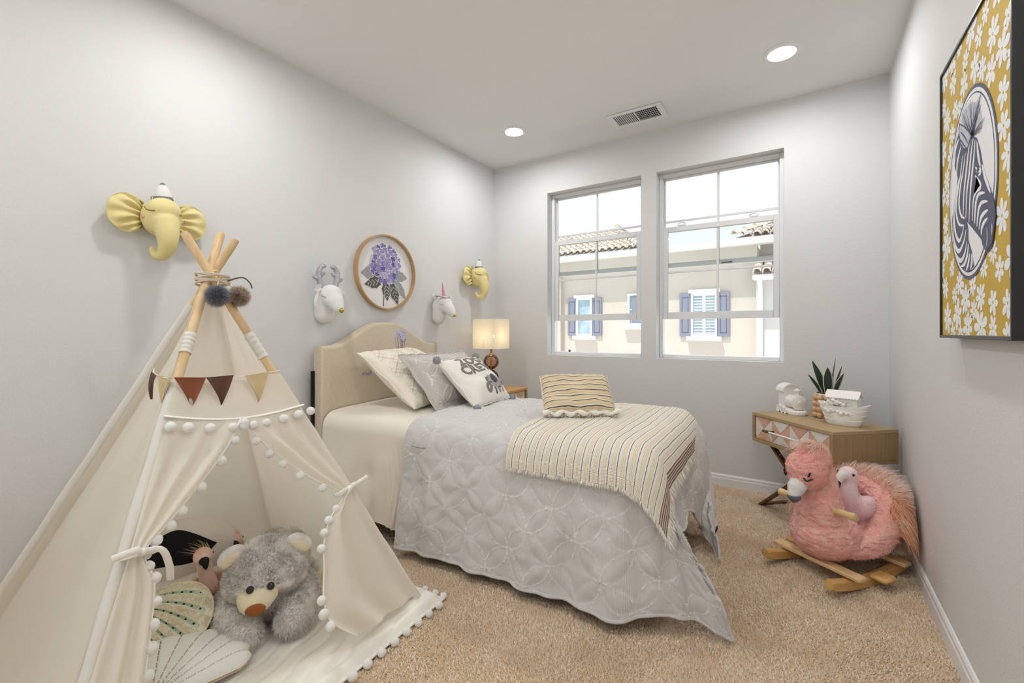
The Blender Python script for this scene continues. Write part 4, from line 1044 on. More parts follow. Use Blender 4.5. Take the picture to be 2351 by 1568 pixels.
# local x runs along the front, local -y faces into the room (after the turn: +X)
def cabinet(t, w, d, z0, z1, th, top_m, side_m):
    MB().box((0, 0, z1 - th / 2), (w, d, th), b=.002).build('top', top_m, t)
    MB().box((0, 0, z0 + th / 2), (w, d, th), b=.002).build('bottom', side_m, t)
    for s_ in (-1, 1): MB().box((s_ * (w / 2 - th / 2), 0, (z0 + z1) / 2), (th, d, z1 - z0 - 2 * th), b=.001).build('side', side_m, t)
    MB().box((0, d / 2 - .006, (z0 + z1) / 2), (w - 2 * th, .012, z1 - z0 - 2 * th)).build('back', side_m, t)
cabinet(ns, .50, .50, .44, .648, .02, M_oakw, M_oak_e)
dr = MB().box((0, -.2, .544), (.452, .06, .16)).build('drawer', M_oak_e, ns)
mosaic(dr, -.226, .464, 3, .1507, .16, -.23)
for s_ in (-1, 1):
    MB().bar((-.20, s_ * .17, 0), (.15, s_ * .17, .44), .012, .03, up=(0, 1, 0)).build('leg', M_bronze, ns); MB().bar((.20, s_ * .1705, 0), (-.15, s_ * .1705, .44), .012, .03, up=(0, 1, 0)).build('leg', M_bronze, ns)
LX, LY = -2.27, 3.13
lm = thing('table_lamp', 'lit table lamp with square linen shade and two amber glass globes', 'lamp', (LX, LY, .648))
MB().lathe([(0, 0), (.062, 0), (.062, .008), (.055, .012), (.012, .016), (.012, .03), (0, .03)], 28).build('lamp_base', M_brass, lm)
M_amber = None
def amber():
    m = bpy.data.materials.new('amber_glass'); m.use_nodes = True; N = m.node_tree.nodes; L = m.node_tree.links
    t = N.new('ShaderNodeBsdfTransparent'); t.inputs[0].default_value = (*lin(242, 208, 184), 1)
    g = N.new('ShaderNodeBsdfGlossy'); g.inputs['Roughness'].default_value = .03; g.inputs[0].default_value = (1, .95, .9, 1)
    d = N.new('ShaderNodeBsdfDiffuse'); d.inputs[0].default_value = (*lin(196, 146, 116), 1)
    lw = N.new('ShaderNodeLayerWeight'); lw.inputs[0].default_value = .35
    m1 = N.new('ShaderNodeMixShader'); m1.inputs[0].default_value = .14; L.new(t.outputs[0], m1.inputs[1]); L.new(d.outputs[0], m1.inputs[2])
    m2 = N.new('ShaderNodeMixShader'); L.new(lw.outputs['Fresnel'], m2.inputs[0]); L.new(m1.outputs[0], m2.inputs[1]); L.new(g.outputs[0], m2.inputs[2])
    L.new(m2.outputs[0], N['Material Output'].inputs[0]); return m
M_amber = amber()
for z in (.095, .232): MB().ball((0, 0, z), .067, 32, 20).build('glass_globe', M_amber, lm, 180)
MB().tube([(0, 0, .02), (0, 0, .40)], .006, 10).build('stem', M_brass, lm)
MB().lathe([(0, .158), (.018, .158), (.018, .169), (0, .169)], 20).build('collar', M_brass, lm)
MB().lathe([(0, .294), (.02, .296), (.010, .304), (.010, .36), (0, .36)], 20).build('neck', M_brass, lm)
def pleats(nt, N, L, b, src):
    wv = N.new('ShaderNodeTexWave'); wv.inputs['Scale'].default_value = 30; wv.bands_direction = 'DIAGONAL'
    mp = N.new('ShaderNodeMapping'); mp.inputs['Scale'].default_value = (1, 1, 0); L.new(src, mp.inputs[0]); L.new(mp.outputs[0], wv.inputs['Vector'])
    bp = N.new('ShaderNodeBump'); bp.inputs['Strength'].default_value = .4; bp.inputs['Distance'].default_value = .003; L.new(wv.outputs['Fac'], bp.inputs['Height']); L.new(bp.outputs[0], b.inputs['Normal'])
M_shade = mat('pleated_linen', lin(247, 241, 228), .9, transl=(.45, lin(252, 240, 214)), extra=pleats)
s2 = .113; z0, z1 = .345, .60; sh = MB()
for k in range(4):
    a0 = PI / 4 + k * PI / 2; p0 = np.array([math.cos(a0), math.sin(a0)]) * s2 * math.sqrt(2); p1 = np.array([math.cos(a0 + PI / 2), math.sin(a0 + PI / 2)]) * s2 * math.sqrt(2)
    nn = 24; pts = [p0 + (p1 - p0) * t for t in np.linspace(0, 1, nn)]; nrm = np.array([math.cos(a0 + PI / 4), math.sin(a0 + PI / 4)])
    sh.grid(np.array([[(*(p + nrm * .0012 * (i % 2)), z) for z in (z0, z1)] for i, p in enumerate(pts)]))
sh.build('lamp_shade', M_shade, lm, 0)
M_bulb = mat('lit_bulb', (1, .9, .75), .5, emit=((1.0, .86, .66), 13.0))
MB().ball((0, 0, .45), (.028, .028, .036), 16, 12).build('bulb', M_bulb, lm, 180)
b = MB()
for q in ((s2, 0), (-s2, 0), (0, s2), (0, -s2)): b.tube([(0, 0, .40), (q[0], q[1], .40)], .0018, 6)
b.build('shade_spider', M_brass, lm)

# ---------------------------------------------------------------- console table across the corner
CT = np.array([.071, 3.219]); CA = math.atan2(-.733, .68)
co = thing('console_table', 'oak console table with blush and white inlaid drawer and crossed bronze legs', 'table', (*CT, 0), CA)
cabinet(co, .60, .41, .43, .615, .02, M_oak, M_oak_e)
dr = MB().box((0, -.16, .5225), (.556, .06, .141)).build('drawer', M_oak_e, co)
mosaic(dr, -.278, .452, 4, .139, .141, -.19)
hd = MB()
hd.tube([(-.155, -.235, .5225), (.155, -.235, .5225)], .0055, 10)
hnd = hd.build('drawer_handle', mat('clear_acrylic', (.9, .86, .86), .08, spec=.8), dr)
for s_ in (-1, 1):
    MB().tube([(s_ * .125, -.19, .5225), (s_ * .125, -.235, .5225)], .006, 10).tube([(s_ * .165, -.235, .5225), (s_ * .118, -.235, .5225)], .0085, 12).build('handle_post', M_bronze, hnd)
for s_ in (-1, 1):
    y = s_ * .141
    MB().bar((-.305, y, 0), (.19, y, .43), .014, .034, up=(0, 1, 0), b=.001).build('leg', M_bronze, co)
    MB().bar((.305, y + .0142 * s_, 0), (-.19, y + .0142 * s_, .43), .014, .034, up=(0, 1, 0), b=.001).build('leg', M_bronze, co)
for s_ in (-1, 1): MB().bar((s_ * .30, -.141, .009), (s_ * .30, .141, .009), .03, .014, b=.001).build('floor_bar', M_bronze, co)
def on_console(x, y): 
    c_, s_ = math.cos(CA), math.sin(CA); return (CT[0] + x * c_ - y * s_, CT[1] + x * s_ + y * c_, .615)
M_ceram = mat('white_glazed_ceramic', lin(243, 240, 235), .4, coat=.15)
# toy train bank: front of the engine looks towards local -y of the camera side
tr = thing('ceramic_train', 'white ceramic toy train engine at the window end of the console', 'figurine', on_console(-.205, .015), math.radians(-62))
b = MB().box((-.02, 0, .022), (.15, .088, .026), b=.006).build('chassis', M_ceram, tr)
b = MB(); th = np.linspace(0, PI, 15)
prof = [(-.045, .03), (.045, .03), (.045, .135)] + [(.052 * math.cos(t), .135 + .045 * math.sin(t)) for t in th] + [(-.045, .135)]
b.prism(prof, .07, lambda y, z, o: (-.095 + o, y, z)); b.build('cab', M_ceram, tr, 30)
b = MB(); prof = [(.058 * math.cos(t), .138 + .05 * math.sin(t)) for t in th] + [(-.05 * math.cos(t), .138 + .042 * math.sin(t)) for t in th]
b.prism(prof, .09, lambda y, z, o: (-.105 + o, y, z)); b.build('cab_roof', M_ceram, tr, 30)
b = MB().lathe([(0, 0), (.043, 0), (.045, .01), (.041, .014), (.041, .095), (.046, .098), (.046, .108), (.038, .112), (.012, .116), (.010, .122), (0, .123)], 28, (-.04, 0, .078), rot3(0, PI / 2, 0)); b.build('boiler', M_ceram, tr, 30)
MB().lathe([(.017, .11), (.014, .135), (.021, .145), (.021, .155), (.012, .158), (0, .166)], 20, (.045, 0, 0)).build('chimney', M_ceram, tr)
b = MB()
pl = [(-.046 - .004, .0), (.05, .0)]
b.lathe([(.0, 0), (.05, 0), (.054, .006), (.054, .024), (.05, .03), (0, .03)], 30, (.045, 0, 0)); b.build('cowcatcher', M_ceram, tr, 30)
for k in range(9):
    a0 = -PI / 2 + PI * k / 8; MB().box((.045 + .0545 * math.cos(a0), .0545 * math.sin(a0), .015), (.004, .012, .016), rot3(0, 0, a0), b=.001).build('cowcatcher_slot', M_ceram, tr)
for s_ in (-1, 1):
    for x, r in ((-.075, .026), (-.028, .022), (.012, .018)):
        MB().lathe([(0, 0), (r * .3, 0), (r * .35, .006), (r * .75, .004), (r, .008), (r, -.008), (0, -.008)], 20, (x, s_ * .05, r), rot3(-s_ * PI / 2, 0, 0)).build('wheel', M_ceram, tr)
# ark bank
ak = thing('ceramic_ark', 'white ceramic ark with shingled roof at the near end of the console', 'figurine', on_console(.150, .02), math.radians(-20))
rows = []
for k, (z, L_, W_) in enumerate([(0, .075, .036), (.006, .082, .040), (.03, .093, .047), (.033, .091, .046), (.055, .103, .052), (.058, .101, .051), (.082, .115, .056), (.085, .113, .055), (.10, .121, .058), (.108, .122, .058), (.108, .114, .051), (.095, .108, .047)]):
    ring = []
    for t in np.linspace(0, 2 * PI, 48, endpoint=False):
        c_, s_ = math.cos(t), math.sin(t); x = L_ * np.sign(c_) * abs(c_) ** .8; y = W_ * np.sign(s_) * abs(s_) ** .75
        ring.append((x, y, z + .016 * (abs(x) / L_) ** 3 * (z / .108)))
    rows.append(ring)
b = MB(); b.grid(np.array(rows), cv=True); b.f.append(tuple(range(48))[::-1]); b.mi.append(0); b.f.append(tuple(range(b.n - 48, b.n))); b.mi.append(0); b.build('hull', M_ceram, ak, 35)
b = MB().prism([(-.036, .09), (.036, .09), (.036, .15), (0, .185), (-.036, .15)], .14, lambda y, z, o: (-.07 + o, y, z)); b.build('cabin', M_ceram, ak, 30)
for s_ in (-1, 1):
    sl = math.atan2(.037, .042)
    MB().box((0, s_ * .0215, .1735), (.162, .058, .006), rot3(-s_ * sl, 0, 0), b=.002).build('roof_slope', M_ceram, ak)
    for r_ in range(4):
        for k in range(11):
            t = .15 + r_ * .24
            MB().box((-.07 + k * .0138 + (r_ % 2) * .004, s_ * (.002 + .047 * t), .192 - .0415 * t), (.0115, .014, .003), rot3(-s_ * (sl - .12), 0, 0), b=.0008).build('shingle', M_ceram, ak)
for k, (x, y, z, r) in enumerate([(-.045, -.05, .12, .016), (-.02, -.052, .128, .018), (.01, -.05, .118, .014), (-.065, -.046, .11, .013), (-.06, -.052, .075, .015), (-.035, -.055, .08, .012), (.0, -.057, .07, .014), (.025, -.055, .072, .012), (.045, -.052, .07, .010)]):
    o = organic('animal_relief', [('b', (x, y, z), (r, r * .55, r * .8)), ('b', (x - r * .8, y - .004, z + r * .6), r * .55), ('b', (x - r * 1.1, y - .004, z + r), r * .28), ('b', (x - r * .5, y - .004, z + r), r * .28)], M_ceram, ak, voxel=.0025, smooth=3)
for k in range(3): MB().lathe([(.012, 0), (.015, 0), (.015, .004), (.012, .004)], 16, (-.045 + .04 * k, -.036, .125), rot3(PI / 2, 0, 0)).build('porthole', M_ceram, ak)
# potted snake plant
pp = thing('potted_snake_plant', 'snake plant in a tan bubble pot behind the ceramic ark', 'plant', on_console(-.045, .105), .3)
M_pot = mat('tan_glaze', lin(216, 178, 138), .25, coat=.4, var=(9, lin(204, 164, 124), .35, .7))
MB().lathe([(0, 0), (.055, 0), (.058, .01), (.058, .138), (.064, .142), (.064, .150), (.056, .150), (.054, .12), (0, .12)], 32).build('pot', mat('cream_glaze', lin(236, 226, 212), .25, coat=.4), pp)
for j in range(4):
    for k in range(10):
        t = 2 * PI * (k + .0) / 10; o = MB().ball((0, 0, 0), .0195, 12, 8).build('pot_bubble', M_pot, pp, 180) if (j == 0 and k == 0) else link_mesh('pot_bubble', bub, None, pp)
        if j == 0 and k == 0: bub = o.data
        o.location = (.060 * math.cos(t), .060 * math.sin(t), .0195 + j * .0345)
M_peb = mat('dark_pebbles', lin(74, 64, 56), .8, var=(40, lin(110, 98, 86), .4, .7))
for k in range(46):
    a_ = random.random() * 2 * PI; r = .05 * math.sqrt(random.random()); q = random.uniform(.005, .009)
    if k == 0: o = MB().ball((0, 0, 0), 1, 7, 5).build('pebble', M_peb, pp, 180); pb = o.data
    else: o = link_mesh('pebble', pb, None, pp)
    o.location = (r * math.cos(a_), r * math.sin(a_), .150); o.scale = (q, q * .8, q * .6); o.rotation_euler = (0, 0, a_)
def leaf_mat():
    def ex(nt, N, L, b, src):
        at = N.new('ShaderNodeAttribute'); at.attribute_name = 'rim'
        m2 = N.new('ShaderNodeMix'); m2.data_type = 'RGBA'; m2.inputs[6].default_value = (*lin(46, 62, 54), 1); m2.inputs[7].default_value = (*lin(226, 220, 190), 1)
        g = N.new('ShaderNodeMath'); g.operation = 'GREATER_THAN'; g.inputs[1].default_value = .80; L.new(at.outputs['Fac'], g.inputs[0]); L.new(g.outputs[0], m2.inputs[0])
        L.new(m2.outputs[2], b.inputs['Base Color'])
    return mat('snake_plant_leaf', (.05, .08, .06), .35, extra=ex)
M_leaf = leaf_mat()
for (az, tilt, ln, wd, x, y, tw) in ((2.6, .20, .205, .078, -.014, .012, .1), (4.4, .03, .165, .080, -.004, -.018, -.1), (.2, .07, .225, .062, .020, .016, .6), (5.9, .24, .135, .066, .028, -.012, .2), (3.2, .40, .13, .044, -.034, .0, .1), (.5, .30, .18, .050, .036, .02, .4)):
    n, w_ = 22, 9; P = np.zeros((n, w_, 3)); rim = np.zeros((n, w_)); bb = .45 + tw
    for i, t in enumerate(np.linspace(0, 1, n)):
        ww = wd / 2 * (.5 + 1.1 * t) * (1 - t ** 2.2)
        for j, s_ in enumerate(np.linspace(-1, 1, w_)):
            out_ = math.sin(tilt) * t * ln + .02 * t * t; cup = .010 * s_ * s_ * (1 - t)
            P[i, j] = (x + out_ * math.cos(az) + s_ * ww * math.cos(bb) + cup * math.sin(bb), y + out_ * math.sin(az) + s_ * ww * math.sin(bb) - cup * math.cos(bb), .146 + math.cos(tilt) * ln * t); rim[i, j] = abs(s_)
    back_ = P[:, ::-1] + .0022 * np.array([-math.sin(bb), math.cos(bb), 0])
    sheet('leaf', np.concatenate([P, back_], 1), M_leaf, pp, attrs={'rim': np.concatenate([rim, rim], 1)}, cv=True)
# ---------------------------------------------------------------- rocking flamingo
RO = (.146, 2.675, 0); RA = math.atan2(-.83, -.56)
rk = thing('rocking_flamingo', 'pink plush flamingo rocker on pale wooden runners by the right wall', 'rocking toy', RO, RA)
M_beech = mat('pale_beech', lin(226, 182, 116), .45, var=(7, lin(212, 164, 98), .35, .7), stretch=(1, 6, 6))
M_beech2 = mat('light_beech', lin(232, 200, 150), .5, var=(7, lin(220, 184, 132), .35, .7), stretch=(1, 6, 6))
for s_ in (-1, 1):
    xs = np.linspace(-.245, .325, 26); pts = []
    for x in xs: pts.append((x, s_ * .147, .002 + .42 * (x - .02) ** 2))
    P = []
    for i, (x, y, z) in enumerate(pts):
        e_ = .004 if 0 < i < 25 else .012
        P.append([(x, y - .019 + e_, z), (x, y - .019, z + e_), (x, y - .019, z + .042 - e_), (x, y - .019 + e_, z + .042), (x, y + .019 - e_, z + .042), (x, y + .019, z + .042 - e_), (x, y + .019, z + e_), (x, y + .019 - e_, z)])
    b = MB(); b.grid(np.array(P), cv=True); b.f.append(tuple(range(8))); b.mi.append(0); b.f.append(tuple(range(b.n - 8, b.n))); b.mi.append(0); b.build('runner', M_beech, rk, 30)
for x, m_ in ((.175, M_beech2), (-.155, M_beech2)): MB().box((x, 0, .0735), (.055, .40, .018), b=.004).build('cross_slat', m_, rk)
MB().box((.0, 0, .0900), (.36, .07, .014), b=.004).build('seat_board', M_beech2, rk)
for s_ in (-1, 1): MB().box((.03, s_ * .195, .055), (.085, .07, .022), b=.008).build('foot_rest', M_beech, rk)
M_plush = mat('coral_boucle', lin(248, 178, 166), .95, var=(30, lin(253, 204, 192), .35, .7), bump=(160, .8, .006), sheen=.4)
U_ = [(.10, .095, .16), (.03, .120, .160), (-.04, .138, .185), (-.10, .138, .245), (-.155, .115, .315), (-.205, .06, .358), (-.222, 0, .368), (-.205, -.06, .365), (-.145, -.122, .345), (-.06, -.142, .315), (.02, -.13, .27), (.10, -.105, .22)]
def boucle(V):
    q = np.arctan2(V[:, 1], V[:, 0] - .03) * .16
    w1_ = V[:, 2] + .006 * vnoise(q * 60, V[:, 2] * 40, 1); r1 = 1 - np.abs(vnoise(q * 42 + V[:, 0] * 18, w1_ * 105, 2)) * 2; r2 = vnoise(q * 120, V[:, 2] * 150 + V[:, 0] * 60, 5)
    c = np.array([0.03, 0, .25]); d = V - c; d /= np.linalg.norm(d, axis=1)[:, None]
    return V + d * (.0055 * r1 + .0022 * r2)[:, None]
bd_ = organic('body', [('b', (-.02, 0, .155), (.24, .145, .075)), ('b', (.11, 0, .19), (.15, .14, .115)), ('b', (-.13, 0, .18), (.13, .145, .095)), ('t', on_curve(U_, 20), [.048 + .018 * math.sin(PI * t) for t in np.linspace(0, 1, 20)]),
     ('t', on_curve([(.135, 0, .24), (.155, 0, .34), (.160, 0, .43), (.175, 0, .52)], 12), np.linspace(.108, .060, 12))], M_plush, rk, voxel=.0052, smooth=9, warp=boucle)
hdp = organic('head', [('b', (.242, 0, .50), (.080, .086, .088)), ('b', (.200, 0, .545), (.072, .074, .076)), ('b', (.270, 0, .472), (.050, .066, .048))], M_plush, rk, voxel=.005, smooth=8, warp=boucle)
bk = organic('beak', [('t', [(.285, 0, .455), (.318, 0, .425), (.330, 0, .402)], [.040, .037, .027])], mat('white_felt', lin(232, 228, 226), .9), hdp, voxel=.006)
organic('beak_tip', [('t', [(.330, 0, .394), (.330, 0, .378)], [.026, .019]), ('b', (.329, 0, .388), (.028, .031, .018))], mat('slate_felt', lin(104, 104, 112), .9), bk, voxel=.006)
M_thread = mat('black_thread', (.012, .012, .014), .6)
for s_ in (-1, 1):
    def onh(y, z):     # point on the front of the head
        d_ = unit(np.array([.62, s_ * y, z])); return stick(hdp, [np.array([.245, 0, .50]) + d_ * np.array([.11, .11, .11])], .009)[0]
    ey = MB().tube(on_curve([onh(.30 + .0, -.10), onh(.42, -.19), onh(.58, -.18), onh(.66, -.06)], 14), .0035, 6)
    ey.tube([onh(.55, -.15), onh(.60, .04)], .0026, 6); ey.tube([onh(.47, -.16), onh(.48, .02)], .0026, 6)
    ey.build('closed_eye', M_thread, hdp)
for s_ in (-1, 1):
    MB().lathe([(0, 0), (.014, 0), (.0145, .06), (.018, .075), (.017, .088), (.008, .094), (0, .094)], 16, (.185, s_ * .085, .335), rot3(-s_ * PI / 2, 0, 0)).build('handle_peg', M_beech2, rk)
def off_wall(V):      # long hair lies against the wall instead of passing it
    c_, s_ = math.cos(RA), math.sin(RA); ex = np.maximum(0, RO[0] + V[..., 0] * c_ - V[..., 1] * s_ - (XR - .018))
    V = V.copy(); V[..., 0] -= ex * c_; V[..., 1] += ex * s_; return V
F_pl = fur_mat('coral_pile', lin(248, 180, 168), lin(255, 222, 214), alt=lin(252, 198, 188))
F_peach = fur_mat('peach_long_fur', lin(248, 196, 158), lin(253, 218, 186), alt=lin(252, 208, 172), patch=(14, lin(252, 226, 208)))
F_white = fur_mat('white_pink_fur', lin(250, 228, 220), lin(254, 248, 244), alt=lin(250, 206, 178))
OUT = lambda P, N_: (N_[:, 0] * (P[:, 0] + .05) + N_[:, 1] * P[:, 1]) > .035
fur('body_pile', bd_, 22000, .0065, .0026, F_pl, bd_, comb=(0, 0, -.5), jitter=.8)
fur('head_pile', hdp, 8000, .0060, .0024, F_pl, hdp, comb=(0, 0, -.4), jitter=.8, mask=lambda P, N_: 1.0 * (P[:, 2] > .43))
fur('tail_fur', bd_, 2600, .075, .0034, F_white, bd_, comb=(-.55, .1, -.45), jitter=.25, curl=.006, segs=5, mask=lambda P, N_: 1.0 * (P[:, 0] < -.13) * (P[:, 2] > .345) * (N_[:, 2] > .0) * ((OUT(P, N_)) | (N_[:, 2] > .8)), post=off_wall)
fur('wing_fur', bd_, 4600, .080, .0034, F_peach, bd_, comb=(-.25, 0, -1.15), jitter=.2, curl=.006, segs=5, mask=lambda P, N_: 1.0 * (P[:, 0] < -.085) * (P[:, 2] > .22) * (P[:, 1] > .03) * OUT(P, N_), post=off_wall)
fur('wing_fur', bd_, 2400, .075, .0034, F_peach, bd_, comb=(-.25, 0, -1.1), jitter=.2, curl=.005, segs=5, mask=lambda P, N_: 1.0 * (P[:, 0] < .06) * (P[:, 2] > .24) * (P[:, 1] < -.05) * OUT(P, N_), post=off_wall)
fur('forelock', hdp, 420, .06, .0030, F_white, hdp, comb=(.9, .1, -.7), jitter=.25, curl=.006, segs=5, mask=lambda P, N_: 1.0 * (P[:, 2] > .600) * (P[:, 0] > .19))
# small flamingo sitting in the rocker
SO = (.185, 2.70, -.038)
sf = thing('flamingo_plush', 'small pale pink flamingo plush seated in the flamingo rocker', 'plush toy', SO, RA)
sf.scale = (1.15, 1.15, 1.15)
M_pk = mat('pale_pink_plush', lin(250, 222, 224), .95, bump=(300, .5, .003), sheen=.5)
sb_ = organic('body', [('b', (-.02, 0, .285), (.05, .062, .06)), ('t', on_curve([(-.01, 0, .30), (.015, 0, .35), (.012, 0, .385), (.005, 0, .415)], 10), np.linspace(.045, .026, 10)), ('b', (.012, 0, .425), (.036, .034, .034)), ('b', (-.03, .05, .30), (.05, .03, .045)), ('b', (-.03, -.05, .30), (.05, .03, .045))], M_pk, sf, voxel=.006, smooth=5)
for s_ in (-1, 1): organic('leg', [('t', [(.02, s_ * .035, .255), (.07, s_ * .05, .262), (.11, s_ * .055, .262)], [.013, .012, .012]), ('b', (.12, s_ * .055, .268), (.012, .02, .026))], M_pk, sf, voxel=.005)
b1 = organic('beak', [('t', on_curve([(.035, 0, .425), (.062, 0, .420), (.078, 0, .398)], 8), np.linspace(.022, .011, 8))], mat('white_felt'), sf, voxel=.004)
organic('beak_tip', [('t', [(.078, 0, .400), (.082, 0, .382), (.079, 0, .368)], [.0125, .010, .004])], M_thread, b1, voxel=.003)
for s_ in (-1, 1): MB().ball((.026, s_ * .029, .432), .0055, 12, 8).build('eye', M_thread, sf, 180)
F_pk = fur_mat('pale_pink_fur', lin(248, 214, 218), lin(254, 238, 238), alt=lin(252, 226, 228))
fur('plush_fur', sb_, 5000, .014, .0016, F_pk, sb_, jitter=.5, lenfun=lambda P: np.where(P[:, 2] < .33, 1.0, .25))
# ---------------------------------------------------------------- things on the walls
M_yel = mat('butter_linen', lin(226, 210, 146), .9, bump=(380, .3, .002), var=(8, lin(232, 218, 160), .35, .7))
M_wfelt = mat('white_wool', lin(234, 233, 232), .95, bump=(300, .4, .003))
M_gold = mat('gold_thread', lin(150, 116, 50), .5)
M_goldnose = mat('gold_nose', lin(196, 164, 50), .35, .7)
M_greyf = mat('grey_cord', lin(128, 126, 126), .9)
def lash(points, r, m, parent): MB().tube(stick(parent, on_curve(points, 14), r * .5), r, 6).build('closed_eye', m, parent)
def elephant_head(y, z, label):
    t = thing('elephant_wall_head', label, 'wall decoration', (XL, y, z), group='felt elephant heads on the left wall')
    hd_ = organic('head', [('b', (.075, 0, .0), (.075, .078, .088)), ('b', (.10, 0, .03), (.06, .066, .06)), ('b', (.04, 0, 0), (.04, .07, .08)), ('t', on_curve([(.120, 0, -.03), (.142, 0, -.085), (.146, -.003, -.135), (.128, -.012, -.175), (.092, -.028, -.178), (.078, -.036, -.146)], 24), np.interp(np.linspace(0, 1, 24), [0, .25, .5, .75, 1], [.054, .043, .031, .020, .013]))], M_yel, t, voxel=.006, smooth=6)
    for s_ in (-1, 1):
        n1, n2 = 24, 60; P = np.zeros((n1, n2, 3))
        for i, r in enumerate(np.linspace(0, 1, n1)):
            for j, a_ in enumerate(np.linspace(-2.55, 2.55, n2)):
                by, bz = .120 + .072 * math.cos(a_), .006 + .086 * math.sin(a_); ry = .058
                r0 = .10 + .90 * r
                fold_ = .013 * (1 - r) ** .8 * r ** .3 * math.sin(a_ * 9 + s_) + .004 * math.sin(a_ * 5 + r * 6)
                P[i, j] = (.034 + .020 * r + .024 * math.sin(PI * min(1, r * 1.02)) * (.6 + .4 * math.cos(a_)) + fold_, s_ * (ry + (by - ry) * r), .008 + .058 * a_ / 2.55 * (1 - r) + (bz - .008) * r)
        Q = P.copy(); Q[..., 0] = .034 + .020 * np.linspace(0, 1, n1)[:, None] - .016 * np.sin(PI * np.linspace(0, 1, n1))[:, None]
        sheet('ear', np.concatenate([P, Q[:, ::-1]], 1), M_yel, t, cv=True)
    ht = MB().lathe([(0, 0), (.036, 0), (.037, .004), (.020, .056), (.012, .066), (0, .068)], 24, (.075, .008, .088), rot3(.10, .10, 0)).build('party_hat', M_wfelt, t)
    MB().lathe([(.0365, -.002), (.0385, .0), (.0345, .013), (.033, .013)], 24, (.075, .008, .088), rot3(.10, .10, 0)).build('hat_band', M_greyf, ht)
    MB().lathe([(.0, .078), (.006, .076), (.016, .060), (.017, .055), (0, .055)], 10, (.075, .008, .088), rot3(.10, .10, 0)).build('hat_tip', M_greyf, ht, 0)
    MB().tube([(.02, -.02, .075), (.012, -.02, .105), (.02, -.014, .108), (.026, -.014, .08)], .0022, 6).build('hanger', M_gold, t)
    for s_ in (-1, 1):
        lash([(.092, s_ * .075 , .040), (.106, s_ * .068, .024), (.122, s_ * .056, .018), (.136, s_ * .045, .018)], .0026, M_gold, hd_)
        MB().ball(stick(hd_, [(.090, s_ * .078, -.008)])[0], (.011, .006, .011), 14, 8).build('cheek', mat('blush_felt', lin(226, 176, 150), .9), hd_, 180)
    return t
elephant_head(.835, 1.665, 'yellow fabric elephant head with party hat above the teepee')
elephant_head(3.235, 1.635, 'yellow fabric elephant head with party hat above the bedside lamp')
def sequin(nt, N, L, b, src):
    v = N.new('ShaderNodeTexVoronoi'); v.inputs['Scale'].default_value = 220; L.new(src, v.inputs['Vector'])
    bp = N.new('ShaderNodeBump'); bp.inputs['Strength'].default_value = .9; bp.inputs['Distance'].default_value = .004; L.new(v.outputs['Distance'], bp.inputs['Height']); L.new(bp.outputs[0], b.inputs['Normal'])
M_seq = mat('silver_sequins', (.50, .50, .53), .35, .8, extra=sequin)
dh = thing('deer_wall_head', 'white felt deer head with silver sequin antlers on the left wall', 'wall decoration', (XL, 1.70, 1.335))
hd_ = organic('head', [('b', (.045, 0, -.015), (.05, .075, .095)), ('b', (.10, 0, .03), (.072, .068, .068)), ('t', [(.11, 0, .015), (.155, 0, -.022), (.178, 0, -.050)], [.066, .052, .034]), ('t', [(.05, 0, .0), (.035, 0, -.085)], [.07, .06])], M_wfelt, dh, voxel=.007, smooth=7)
MB().ball(stick(hd_, [(.24, -.004, -.078)], .006)[0], .0145, 16, 12).build('nose', M_goldnose, hd_, 180)
for s_ in (-1, 1):
    organic('antler', [('t', on_curve([(.07, s_ * .045, .075), (.072, s_ * .058, .12), (.074, s_ * .066, .165), (.074, s_ * .050, .205), (.074, s_ * .028, .212)], 16), np.linspace(.020, .014, 16)), ('t', [(.072, s_ * .062, .125), (.072, s_ * .098, .140)], [.016, .011]), ('t', [(.074, s_ * .060, .150), (.074, s_ * .026, .168)], [.015, .010])], M_seq, dh, voxel=.005, smooth=4)
    n = 12; P = np.zeros((n, 7, 3))
    for i, q in enumerate(np.linspace(0, 1, n)):
        for j, v in enumerate(np.linspace(-1, 1, 7)):
            w_ = .024 * math.sin(PI * min(.999, q * .95 + .05)) ** .7
            P[i, j] = (.085 + .01 * q + .008 * v * v, s_ * (.052 + .055 * q), .075 - .02 * q * q + v * w_)
    sheet('ear', np.concatenate([P, P[:, ::-1] + np.array([-.006, 0, 0])], 1), M_wfelt, dh, cv=True)
    lash([(.105, s_ * .066, .028), (.118, s_ * .063, .018), (.136, s_ * .057, .015)], .002, M_gold, hd_)
uh = thing('unicorn_wall_head', 'white felt unicorn head with pink horn above the headboard end', 'wall decoration', (XL, 2.745, 1.345))
hd_ = organic('head', [('b', (.05, 0, .0), (.055, .065, .085)), ('t', [(.06, 0, .01), (.04, 0, -.09)], [.065, .055]), ('b', (.105, 0, .025), (.065, .062, .06)), ('t', [(.11, 0, .01), (.165, 0, -.030), (.190, 0, -.062)], [.06, .044, .030])], M_wfelt, uh, voxel=.007, smooth=7)
MB().ball(stick(hd_, [(.25, -.004, -.092)], .004)[0], .011, 14, 10).build('nose', M_goldnose, hd_, 180)
hz = np.linspace(0, 1, 26); MB().lathe([(.017 * (1 - t) * (1 + .10 * math.sin(t * 34)) + .0005, .135 * t) for t in hz], 16, (.10, 0, .075), rot3(-.06, -.22, 0)).build('horn', mat('pink_satin', lin(222, 138, 160), .45), uh, 180)
M_leafw = mat('pale_petal_felt', lin(226, 228, 222), .9); M_leafg = mat('sage_felt', lin(170, 178, 160), .9)
